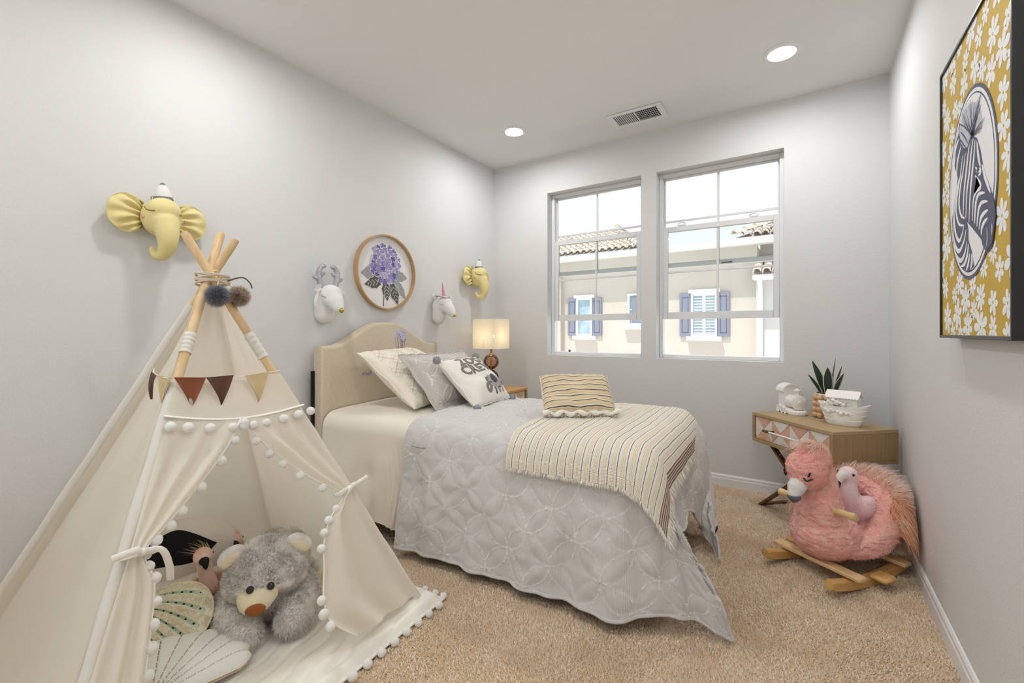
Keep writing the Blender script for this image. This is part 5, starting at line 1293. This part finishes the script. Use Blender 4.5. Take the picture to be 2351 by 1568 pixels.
for k in range(15):
    a_ = k / 15 * 2 * PI; c = np.array([.085 + .055 * math.cos(a_), .060 * math.sin(a_), .080 + .010 * random.random() - .02 * max(0, math.cos(a_))])
    f = MB()
    for q in range(5):
        t = q * 2 * PI / 5 + k; f.ball(c + np.array([.011 * math.cos(t), .011 * math.sin(t), .004]), (.011, .009, .004), 8, 5, rot3(.3 * math.cos(t), .3 * math.sin(t), t))
    f.build('crown_flower', M_leafg if k % 4 == 0 else M_leafw, uh, 180)
for s_ in (-1, 1):
    organic('ear', [('t', [(.05, s_ * .05, .07), (.035, s_ * .07, .10)], [.016, .006])], M_wfelt, uh, voxel=.004)
    lash([(.110, s_ * .060, .018), (.122, s_ * .058, .010), (.140, s_ * .050, .010)], .002, M_gold, hd_)
# ---------------------------------------------------------------- hydrangea hoop
HY, HZ, HR = 2.212, 1.571, .272
hp = thing('hydrangea_hoop_art', 'round wooden hoop frame with a violet hydrangea above the headboard', 'wall art', (XL, HY, HZ))
M_hoop = mat('ash_hoop', lin(196, 160, 116), .5, var=(6, lin(176, 138, 96), .35, .7)); M_paper = mat('white_board', lin(232, 231, 230), .8)
MB().lathe([(HR, .001), (HR, .040), (HR - .010, .040), (HR - .010, .001)], 80, R=rot3(0, PI / 2, 0)).build('hoop', M_hoop, hp, 40)
MB().lathe([(0, .003), (HR - .0105, .003), (HR - .0105, .009), (0, .009)], 64, R=rot3(0, PI / 2, 0)).build('backing', M_paper, hp, 40)
def flat(poly, x, th_=.0006): return MB().prism([(y, z) for y, z in poly], th_, lambda y, z, o: (x + o, y, z))
def put(polys, name, m, x):
    b = MB()
    for pl in polys: b.prism(pl, .0006, lambda y, z, o: (x + o, y, z))
    return b.build(name, m, hp, 0)
Mv = [mat('violet_print_%d' % i, lin(*c), .8) for i, c in enumerate([(150, 140, 196), (122, 112, 178), (176, 168, 212), (98, 92, 158)])]
M_pl = mat('cream_line', lin(240, 238, 224), .7); M_dl = mat('charcoal_leaf', lin(92, 92, 90), .8); M_dl2 = mat('grey_leaf', lin(160, 160, 164), .8)
def petal(cx, cy, L_, w_, a_):
    pts = [(0, 0), (.30, .42), (.62, .50), (.9, .28), (1, 0), (.9, -.28), (.62, -.50), (.30, -.42)]
    return [(cx + L_ * (x * math.cos(a_)) - w_ * y * math.sin(a_), cy + L_ * x * math.sin(a_) + w_ * y * math.cos(a_)) for x, y in pts]
def scale_poly(pl, k):
    g = np.mean(pl, axis=0); return [tuple(g + (np.array(p) - g) * k) for p in pl]
rr_ = random.Random(5); layer = 0
def leafp(cx, cy, L_, w_, a_, serr=8):
    pts = []
    for s_ in (1, -1):
        rg = range(serr + 1) if s_ > 0 else range(serr - 1, 0, -1)
        for i in rg:
            t = i / serr; ww = w_ / 2 * math.sin(PI * t ** .8) * (1 + (.12 if i % 2 else -.06)); pts.append((cx + L_ * t * math.cos(a_) - s_ * ww * math.sin(a_), cy + L_ * t * math.sin(a_) + s_ * ww * math.cos(a_)))
    return pts
for (cx, cy, L_, w_, a_, m_) in ((-.08, -.01, .14, .09, PI + .1, M_dl2), (.08, -.01, .13, .08, -.1, M_dl2), (-.03, -.065, .165, .085, PI + .22, M_dl), (.0, -.06, .15, .085, -PI / 2 + .12, M_dl), (.05, -.06, .185, .090, -PI / 2 + .38, M_dl), (.085, -.05, .17, .07, -PI / 2 + .7, M_dl2)):
    lf = leafp(cx, cy, L_, w_, a_); lo = put([lf], 'leaf', m_, .0095 + .0002 * layer)
    if m_ is M_dl:
        b = MB()
        edge_ = lf + [lf[0]]
        for p, q in zip(edge_[:-1], edge_[1:]): b.bar((.0105 + .0002 * layer, *p), (.0105 + .0002 * layer, *q), .003, .0008, up=(1, 0, 0))
        for t in (.25, .42, .58, .74):
            base = (cx + L_ * t * math.cos(a_), cy + L_ * t * math.sin(a_))
            for s_ in (-1, 1): b.bar((.0105 + .0002 * layer, *base), (.0105 + .0002 * layer, base[0] + w_ * .38 * math.cos(a_ + s_ * .8), base[1] + w_ * .38 * math.sin(a_ + s_ * .8)), .0022, .0008, up=(1, 0, 0))
        b.build('leaf_vein', M_pl, lo, 0)
    layer += 1
b = MB().bar((.0108, -.008, -.06), (.0108, -.020, -.245), .007, .001, up=(1, 0, 0)).build('stem', M_dl, hp, 0)
MB().bar((.0112, -.004, -.06), (.0112, -.016, -.235), .002, .001, up=(1, 0, 0)).build('stem_line', M_pl, b, 0)
pos = []
for k in range(900):
    a_ = rr_.random() * 2 * PI; r = math.sqrt(rr_.random()); y, z = .132 * r * math.cos(a_), .062 + .132 * r * math.sin(a_)
    if all((y - p) ** 2 + (z - q) ** 2 > .029 ** 2 for p, q in pos): pos.append((y, z))
pos.sort(key=lambda p: -((p[0]) ** 2 + (p[1] - .062) ** 2))
for k, (y, z) in enumerate(pos):
    x = .0118 + .0006 * k * .35; a0 = rr_.random() * 2; col = Mv[rr_.choice([0, 0, 1, 2, 3, 1])]; ou, inn = [], []
    R0 = .027 + .005 * rr_.random(); w4 = [rr_.uniform(.85, 1.1) for _ in range(4)]
    def fpoly(k_): return [((y + R0 * k_ * w4[int(((t) % (2 * PI)) / (PI / 2)) % 4] * (.30 + .70 * abs(math.sin(2 * t)) ** .55) * math.cos(t + a0)), (z + R0 * k_ * w4[int(((t) % (2 * PI)) / (PI / 2)) % 4] * (.30 + .70 * abs(math.sin(2 * t)) ** .55) * math.sin(t + a0))) for t in np.linspace(0, 2 * PI, 48, endpoint=False)]
    ou, inn = [fpoly(1.0)], [fpoly(.84)]
    fo = put(ou, 'floret', M_pl if k % 4 else Mv[2], x); put(inn, 'floret_petals', col, x + .0002).parent = fo
# ---------------------------------------------------------------- zebra picture on the right wall
za = thing('zebra_picture', 'black framed zebra portrait on a mustard daisy ground, right wall', 'picture', (XR, 1.775, 1.57))
AX = XR - .05; AY, AZ, AW, AH = 2.094, 1.12, .637, .90
def zb(x0, x1, y0, y1, z0, z1): return ((x0 + x1) / 2, (y0 + y1) / 2, (z0 + z1) / 2), (x1 - x0, y1 - y0, z1 - z0)
b = MB(); fw = .009
for (y0, y1, z0, z1) in ((AY - AW, AY - AW + fw, AZ, AZ + AH), (AY - fw, AY, AZ, AZ + AH), (AY - AW + fw, AY - fw, AZ, AZ + fw), (AY - AW + fw, AY - fw, AZ + AH - fw, AZ + AH)): b.box(*zb(AX, XR - .001, y0, y1, z0, z1), b=.001)
b.build('frame', mat('black_frame_lacquer', (.016, .016, .017), .4), za, world=True)
M_must = mat('mustard_print', lin(206, 172, 66), .7, var=(4, lin(196, 160, 56), .4, .7)); M_pw = mat('print_white', lin(240, 240, 242), .7); M_slate = mat('print_slate', lin(84, 86, 112), .7); M_slatel = mat('print_grey', lin(196, 198, 210), .7)
cv_ = MB().box(*zb(AX + .006, AX + .02, AY - AW + fw, AY - fw, AZ + fw, AZ + AH - fw)).build('canvas', M_must, za, 0, world=True)
def art(polys, name, m, lift, parent=None):
    b = MB()
    for pl in polys: b.prism([(p, q) for p, q in pl], .0003, lambda p, q, o: (AX + .006 - lift - o, AY - p, AZ + q))
    return b.build(name, m, parent or cv_, 0, world=True)
OC, OA, OB = (.320, .440), .215, .266
rz = random.Random(11); spots = []
def hidden(x, y, m_): return ((x - OC[0]) / (OA + m_)) ** 2 + ((y - OC[1]) / (OB + m_)) ** 2 < 1
for k in range(4000):
    x, y = rz.uniform(.012, AW - .012), rz.uniform(.012, AH - .012); R_ = rz.uniform(.032, .056)
    if hidden(x, y, .012) or any(math.hypot(x - a_, y - c_) < (R_ + r_) * .80 for a_, c_, r_ in spots): continue
    spots.append((x, y, R_))
for (x, y, R_) in spots:
    n = rz.choice([6, 7, 8]); a0 = rz.random() * 6; ws = [rz.uniform(.72, 1.08) for _ in range(n)]; pl = []
    for t in np.linspace(0, 2 * PI, 12 * n, endpoint=False):
        k = int(t / (2 * PI / n)) % n; rad = R_ * (.26 + .74 * ws[k] * abs(math.sin(t * n / 2)) ** .6)
        pl.append((min(max(x + rad * math.cos(t + a0), fw + .001), AW - fw - .001), min(max(y + rad * math.sin(t + a0), fw + .001), AH - fw - .001)))
    dz_ = art([pl], 'daisy', M_pw, .0003)
    art([[(x + .0035 * math.cos(t), y + .0045 * math.sin(t)) for t in np.linspace(0, 2 * PI, 8, endpoint=False)]], 'daisy_centre', M_must, .0007, dz_)
def oval(k): return [(OC[0] + (OA + k) * math.cos(t), OC[1] + (OB + k) * math.sin(t)) for t in np.linspace(0, 2 * PI, 72, endpoint=False)]
art([oval(.004)], 'oval_rim', M_slate, .0011); art([oval(-.006)], 'oval_band', M_pw, .0015); art([oval(-.016)], 'oval_line', M_slate, .0019); art([oval(-.020)], 'oval_ground', M_pw, .0023)
HEADP = [(.3477, .5675), (.3846, .5482), (.414, .5053), (.4367, .4529), (.4641, .4152), (.5057, .3643), (.5127, .3519), (.5256, .3277), (.5256, .2998), (.5057, .2438), (.4955, .2312), (.4641, .2252), (.4367, .2404), (.4198, .2657), (.354, .3047), (.2954, .3385), (.3088, .3134), (.3088, .2849), (.3413, .2434), (.3602, .2013), (.3088, .1913), (.2465, .211), (.1711, .2643), (.1471, .3173), (.1389, .373), (.1632, .4214), (.1945, .4664), (.2021, .4947), (.1711, .5348), (.1632, .5728), (.1868, .609), (.2172, .6283), (.2748, .5527), (.3088, .5452)]
art([HEADP], 'zebra_ink', M_slate, .0027)
g = np.mean(HEADP, axis=0)
STR = [[(.2172, .6068), (.179, .5853), (.1711, .5436)], [(.2393, .5775), (.2021, .5426), (.1945, .5013)], [(.3285, .5665), (.3088, .533), (.2886, .4821), (.2678, .4298), (.2608, .3645)], [(.354, .5573), (.3349, .5242), (.3181, .4733), (.2954, .4226), (.2859, .3508)], [(.3688, .548), (.3602, .5079), (.3413, .4584), (.3259, .4066), (.3154, .3323)], [(.3846, .5385), (.3965, .4959), (.414, .4599)], [(.2817, .542), (.2608, .4987), (.232, .4562), (.2172, .4085), (.2393, .3692), (.2748, .3531)], [(.2537, .543), (.232, .4904), (.2021, .4469), (.1868, .3938), (.2172, .3481), (.2678, .3337)], [(.3725, .4727), (.3906, .4575), (.4094, .4537), (.414, .4447), (.3965, .4423)], [(.3688, .4504), (.4024, .4253), (.414, .4068), (.3786, .4048), (.354, .3837), (.3477, .3297)], [(.4478, .3829), (.4024, .3909), (.3786, .3776), (.3688, .3409), (.3664, .318)], [(.4694, .3554), (.4255, .3624), (.4024, .3527), (.3906, .3285), (.3846, .3066)], [(.4747, .3324), (.4367, .3299), (.414, .3197), (.4024, .2955)], [(.4694, .3118), (.4423, .3064), (.4255, .2948), (.4198, .277)], [(.4255, .4639), (.4533, .4183), (.4904, .3718)], [(.2172, .4861), (.1868, .4421), (.1632, .3902), (.179, .3294), (.2172, .2964), (.2465, .3083), (.2678, .3337)], [(.1552, .3785), (.1552, .3248), (.1868, .2796), (.2246, .2651), (.2678, .2878), (.2886, .3172)], [(.1600, .3064), (.179, .2632), (.232, .2341), (.2748, .2492), (.2954, .2831)], [(.2393, .2161), (.2748, .2201), (.3021, .2452), (.3088, .2727)], [(.2886, .1977), (.3088, .2157), (.322, .2423)], [(.3285, .1972), (.3413, .2156), (.3388, .2398)]]
tw = np.sin(np.linspace(.25, PI - .25, 26))
for s_ in STR: art(thick(s_, .0135 * tw), 'zebra_stripe', M_pw, .0031)
art([[(.4747, .3632), (.5127, .3519), (.5256, .3243), (.5226, .2934), (.5057, .2438), (.4641, .2281), (.4277, .2531), (.4478, .2794), (.4747, .3034)]], 'zebra_muzzle', M_slate, .0036)
art(thick([(.4600, .235), (.470, .262), (.467, .290)], .005 * tw) + thick([(.500, .262), (.505, .278), (.502, .292)], .006 * tw), 'nostril_line', M_slatel, .0040)
TUFT = [(.414, .6549), (.4024, .6353), (.414, .6189), (.4311, .5743), (.4255, .5578), (.3602, .5629), (.3349, .5742), (.2886, .618), (.2393, .6498), (.2678, .672), (.3285, .6709), (.3786, .6486)]
art([TUFT], 'mane_tuft', M_slatel, .0029)
hair = []
for k in range(70):
    t = rz.random(); bx, by = .345 + .012 * rz.uniform(-1, 1), .568 + .006 * rz.uniform(-1, 1)
    e_ = TUFT[rz.choice([0, 1, 2, 3, 4, 8, 9, 10, 11, 7])]; ex_, ey_ = e_[0] + rz.uniform(-.02, .02), e_[1] + rz.uniform(-.012, .008)
    hair += [[(bx - .0012, by), (bx + .0012, by), (ex_, ey_)]]
art(hair, 'mane_hair', M_slate, .0033)
EAR = [(.2246, .6513), (.2748, .6234), (.322, .589), (.3413, .5699), (.3088, .5452), (.2748, .5527), (.2393, .5818), (.2172, .6283)]
art([EAR], 'ear', M_slate, .0037); art([scale_poly(EAR, .86)], 'ear_inner', M_slatel, .0041)
art([q for s_ in ([(.24, .62), (.28, .59), (.31, .56)], [(.235, .60), (.265, .575), (.29, .555)]) for q in thick(s_, .006 * tw)], 'ear_line', M_slate, .0045)
art([[(.383, .461), (.395, .466), (.406, .458), (.396, .449)]], 'eye', M_slate, .0037)
# ---------------------------------------------------------------- soft toys and cushions in the teepee
M_bear = mat('grey_plush', lin(236, 232, 229), .95, var=(22, lin(218, 212, 208), .4, .65)); M_creamp = mat('cream_plush', lin(232, 219, 188), .95, bump=(300, .5, .003), sheen=.3)
M_brn = mat('brown_plush', lin(158, 92, 48), .95, bump=(300, .6, .003)); M_eye = mat('dark_bead', (.02, .018, .025), .12)
bz = .052
br_ = thing('bear_plush', 'large grey plush bear with cream muzzle lying in the teepee', 'plush toy', (-1.69, .890, bz), -math.atan2(.463, .886))
bb_ = organic('body', [('b', (-.17, .03, .115), (.16, .13, .115)), ('b', (-.27, .055, .12), (.12, .115, .112)), ('b', (-.05, .01, .12), (.13, .14, .11)),
    ('t', on_curve([(-.03, -.10, .09), (.05, -.105, .07), (.125, -.065, .052)], 8), np.linspace(.068, .055, 8)), ('t', on_curve([(-.03, .11, .09), (.05, .125, .07), (.125, .085, .055)], 8), np.linspace(.068, .058, 8))], M_bear, br_, voxel=.010, smooth=6)
bh_ = organic('head', [('b', (.015, 0, .215), (.112, .125, .098)), ('b', (.03, -.062, .190), (.085, .072, .07)), ('b', (.03, .062, .190), (.085, .072, .07)), ('b', (.09, -.02, .190), (.06, .07, .055))], M_bear, br_, voxel=.010, smooth=6)
mz = organic('muzzle', [('b', (.125, -.025, .168), (.050, .066, .042)), ('b', (.145, -.03, .158), (.04, .055, .036))], M_creamp, bh_, voxel=.007, smooth=5)
MB().ball(stick(mz, [(.25, -.035, .132)], -.006)[0], (.014, .032, .023), 18, 12, rot3(0, .3, -.15)).build('nose', M_brn, mz, 180)
for y in (-.066, .042): MB().ball(stick(bh_, [(.20, y, .222)], .009)[0], .0125, 16, 12).build('eye', M_eye, bh_, 180)
for s_, ty in ((-1, -.105), (1, .112)):
    e_ = organic('ear', [('b', (.02, ty, .278), (.022, .052, .038), rot3(s_ * -.55, 0, 0))], M_bear, bh_, voxel=.006)
    MB().ball((.036, ty + s_ * .002, .272), (.012, .038, .022), 16, 10, rot3(s_ * -.55, 0, 0)).build('ear_lining', M_creamp, e_, 180)
for (x, y, tl) in ((-.04, -.19, -.2), (-.14, .205, .3)):
    ft = organic('hind_foot', [('b', (x, y, .062), (.075, .050, .058))], M_bear, br_, voxel=.009)
    MB().ball((x + .055, y, .060), (.026, .040, .046), 16, 10).build('foot_pad', M_creamp, ft, 180)
F_bear = fur_mat('grey_tipped_fur', lin(218, 212, 209), lin(255, 254, 252), alt=lin(188, 180, 177), patch=(16, lin(253, 251, 248)))
fur('body_fur', bb_, 34000, .014, .0022, F_bear, bb_, comb=(.2, 0, -.35), jitter=.4)
fur('head_fur', bh_, 24000, .012, .0021, F_bear, bh_, comb=(-.25, 0, .1), jitter=.4, mask=lambda P, N_: 1.0 * ~((P[:, 0] > .105) & (P[:, 2] < .19)))
def bird(x, y, rot, hz, neck_r, lean, label, tuft_n, body_r):
    t = thing('flamingo_plush', label, 'plush toy', (x, y, bz), rot, group='pink flamingo plushes in the teepee')
    M_n = mat('blush_plush', lin(246, 208, 194), .95, bump=(300, .4, .003), sheen=.3)
    by = organic('body', [('b', (0, 0, body_r * .85), (body_r, body_r * 1.05, body_r * .85))], mat('dusty_pink_plush', lin(228, 186, 164), .95), t, voxel=.008)
    nk = organic('neck', [('t', on_curve([(.02, 0, body_r * .9), (.032, lean * .4, hz * .62), (.022, lean, hz - .02)], 10), neck_r * np.array([1, .92, .80, .68, .60, .55, .53, .52, .52, .52])), ('b', (.036, lean, hz), (.038, .033, .032))], M_n, t, voxel=.005, smooth=5)
    bp = organic('beak', [('t', on_curve([(.058, lean, hz - .004), (.070, lean + .004, hz - .016), (.070, lean + .006, hz - .036)], 8), np.linspace(.020, .006, 8))], mat('black_felt', (.014, .014, .015), .9), nk, voxel=.004, smooth=3)
    for s_ in (-1, 1): MB().ball(stick(nk, [(.035, lean + s_ * .05, hz + .008)], .001)[0], .0035, 10, 8).build('eye', M_eye, nk, 180)
    F_b = fur_mat('dusty_pink_fur', lin(222, 176, 154), lin(246, 214, 194), alt=lin(236, 194, 172))
    fur('body_fur', by, 6500, .035, .0018, F_b, by, comb=(0, 0, -.4), jitter=.45)
    fur('head_tuft', nk, tuft_n, .026, .0014, fur_mat('peach_tuft', lin(226, 186, 150), lin(240, 214, 182)), nk, comb=(-.5, -.9, .2), jitter=.5, mask=lambda P, N_: 1.0 * (P[:, 2] > hz + .020))
    return t
bird(-1.945, .805, -.30, .232, .048, -.022, 'pink flamingo plush with wispy head tuft beside the bear', 45, .072)
bird(-2.135, .985, -.42, .170, .034, .0, 'pink flamingo plush half hidden behind the bear', 40, .075)
# black and white plush cushion
bw_ = thing('black_white_plush', 'big rounded white plush cushion with a black oval patch in the teepee', 'cushion', (-2.17, .79, bz), -.36)
C_ = np.array([0, 0, .155]); Rr = np.array([.10, .205, .150])
nU, nV = 90, 60
def egg(u, v, k=1.0): return C_ + Rr * k * np.array([math.cos(v) * math.cos(u), math.cos(v) * math.sin(u), math.sin(v)])
P = np.array([[egg(u, v) for v in np.linspace(-PI / 2, PI / 2, nV)] for u in np.linspace(0, 2 * PI, nU, endpoint=False)])
M_wpl = mat('white_plush', lin(238, 232, 222), .95, bump=(300, .4, .003), sheen=.3)
sheet('cushion_body', P, M_wpl, bw_, cu=True)
b = MB(); F = []
rows = []
for t in np.linspace(0, 1, 30):
    u = -.92 + 1.62 * t; lo_ = -.28 + .62 * t + .16 * math.sin(t * 6.0); hi_ = .16 + .86 * math.sin(PI * (t * .82 + .10)); w_ = max(0, 1 - (2 * t - 1) ** 4) ** .5
    mid_ = (lo_ + hi_) / 2; hw = (hi_ - lo_) / 2 * w_
    rows.append([egg(u, mid_ + hw * q, 1.012) for q in np.linspace(-1, 1, 18)])
b.grid(np.array(rows)); b.build('black_patch', mat('black_plush', (.004, .004, .005), .95), bw_, 180)
wp = organic('paw', [('b', (.09, -.06, .055), (.09, .12, .055)), ('b', (.05, .06, .06), (.09, .12, .06))], M_wpl, bw_, voxel=.009)
# shell cushions
def shell(name, label, hinge, R_, rad, span, nribs, th_, m, scal, groove, attr='rib'):
    t = thing(name, label, 'cushion', tuple(hinge), rot=Matrix(R_.tolist()).to_euler())
    n1, n2 = 60, 120; P = np.zeros((n1, n2, 3)); Q = np.zeros((n1, n2, 3)); rb = np.zeros((n1, n2))
    for j, a_ in enumerate(np.linspace(-span, span, n2)):
        ph = (a_ + span) / (2 * span) * nribs; fr = abs(math.sin(PI * ph)); rm = rad * (1 - scal + scal * fr ** .6) * (1 - .22 * (a_ / span) ** 4)
        for i, r in enumerate(np.linspace(.02, 1, n1)):
            edge_ = math.sqrt(max(0, 1 - (2 * r - 1) ** 4)) * math.sqrt(max(0, 1 - (a_ / span) ** 4))
            cr = th_ * edge_; gv = groove * (1 - fr) ** 3 * min(1, r * 2) * edge_
            P[i, j] = (rm * r * math.cos(a_), rm * r * math.sin(a_), cr - gv); Q[i, j] = (rm * r * math.cos(a_), rm * r * math.sin(a_), -cr * .8)
            rb[i, j] = (1 - fr)
    o = sheet('cushion_cover', np.concatenate([P, Q[:, ::-1]], 1), m, t, attrs={attr: np.concatenate([rb, rb[:, ::-1] * 0], 1)}, cv=True)
    return t, P, o
def rib_mat(name, c0, c1, th_):
    def ex(nt, N, L, b, src):
        at = N.new('ShaderNodeAttribute'); at.attribute_name = 'rib'; g = N.new('ShaderNodeMapRange'); g.inputs[1].default_value = th_; g.inputs[2].default_value = th_ + .12
        n = N.new('ShaderNodeTexNoise'); n.inputs['Scale'].default_value = 20; L.new(src, n.inputs['Vector'])
        ad = N.new('ShaderNodeMath'); ad.operation = 'MULTIPLY_ADD'; ad.inputs[1].default_value = .2; L.new(n.outputs['Fac'], ad.inputs[0]); L.new(at.outputs['Fac'], ad.inputs[2]); L.new(ad.outputs[0], g.inputs[0])
        m2 = N.new('ShaderNodeMix'); m2.data_type = 'RGBA'; m2.inputs[6].default_value = (*c0, 1); m2.inputs[7].default_value = (*c1, 1); L.new(g.outputs[0], m2.inputs[0]); L.new(m2.outputs[2], b.inputs['Base Color'])
    return mat(name, c0, .95, bump=(170, .9, .006), extra=ex)
xa = unit([.836, .549, .0]); zn = unit(np.array([.62, -.42, .66])); zn = unit(zn - xa * np.dot(xa, zn)); ya = np.cross(zn, xa)
gs = thing('green_shell_cushion', 'fluffy cream and green shell cushion with black dots in the teepee', 'cushion', (-1.822, .634, .148), rot=Matrix(np.column_stack([xa, ya, zn]).tolist()).to_euler())
GRX, GRY, NR = .135, .118, 7
def rib_at(x, y): return (np.arctan2(y + .16 * (x + 1) ** 2 - .2, x + 1.25) + .62) / 1.24 * NR
r_, t_2 = np.meshgrid(np.linspace(0, 1, 50), np.linspace(0, 2 * PI, 120, endpoint=False), indexing='ij')
xx_, yy_ = r_ * np.cos(t_2), r_ * np.sin(t_2); fr = np.abs(np.sin(PI * rib_at(xx_, yy_)))
dome = np.sqrt(np.clip(1 - r_ ** 3.2, 0, 1)); top_z = .052 * dome - .011 * (1 - fr) ** 3 * np.clip((1 - r_) * 5, 0, 1)
PT = np.stack([xx_ * GRX, yy_ * GRY, top_z], -1); PB = np.stack([xx_ * GRX, yy_ * GRY, -.042 * dome], -1)
go = sheet('cushion_cover', np.concatenate([PT, PB[::-1]], 0), rib_mat('cream_green_chenille', lin(252, 247, 226), lin(204, 220, 194), .55), gs, attrs={'rib': np.concatenate([(1 - fr) * (r_ < .93), np.zeros_like(fr)], 0)}, cv=True)
MB().tube(PT[-1][::2], .006, 7, closed=True).build('edge_cord', mat('cream_chenille_cord', lin(238, 226, 188), .95, bump=(200, .8, .004)), gs)
dot = None
for k in range(1, NR):
    for x in np.linspace(-.25, .78, 6):
        y = math.tan(k / NR * 1.24 - .62) * (x + 1.25) + .2 - .16 * (x + 1) ** 2
        if x * x + y * y > .80: continue
        z = .052 * math.sqrt(max(0, 1 - (x * x + y * y) ** 1.6)) - .007
        if dot is None: o = MB().ball((0, 0, 0), (.0042, .0036, .0030), 10, 7).build('knot', M_thread, gs, 180); dot = o.data
        else: o = link_mesh('knot', dot, None, gs)
        o.location = (x * GRX, y * GRY, z)
F_ch = fur_mat('cream_chenille_loops', lin(250, 243, 220), lin(254, 250, 234), alt=lin(252, 246, 226))
fur('chenille', go, 9000, .006, .0028, F_ch, gs, comb=(0, 0, 0), jitter=.8, segs=2, mask=lambda P_, N_: 1.0 * (N_[:, 2] > .1) * (np.abs(rib_at(P_[:, 0] / GRX, P_[:, 1] / GRY) % 1 - .5) < .30))
hx = np.array([-1.53, .485, .085]); ax_ = math.radians(124); xa = unit([math.cos(ax_), math.sin(ax_), .06]); zn = unit(np.array([.30, -.20, 1.0])); zn = unit(zn - xa * np.dot(xa, zn)); ya = np.cross(zn, xa)
wsH, WP, wo = shell('white_shell_cushion', 'white scalloped shell cushion with brown stitching at the teepee entrance', hx, np.column_stack([xa, ya, zn]), .30, .78, 7, .036, mat('white_linen_cushion', lin(236, 236, 230), .9, bump=(300, .2, .002)), .07, .004)
M_st = mat('brown_stitch', lin(150, 124, 104), .9)
for k in range(1, 7):
    j = int(k / 7 * 119); b = MB()
    for r in np.linspace(.10, .97, 44):
        i = int(r * 59); p = WP[i, j]; d_ = unit(WP[min(i + 1, 59), j] - p + 1e-9); s_ = np.array([-d_[1], d_[0], 0])
        b.bar(p - s_ * .0022 - d_ * .001 + np.array([0, 0, .0012]), p + s_ * .0022 + d_ * .002 + np.array([0, 0, .0012]), .0011, .0011)
    o = b.build('stitch_line', M_st, wsH, 0); o['kind'] = 'stuff'
ed_ = np.concatenate([WP[::-1, 0][:40], WP[-1], WP[:, -1][::-1][:40]])
MB().tube(ed_, .0035, 6).build('edge_cord', mat('tan_edging', lin(196, 172, 138), .9, bump=(300, .8, .003)), wsH)
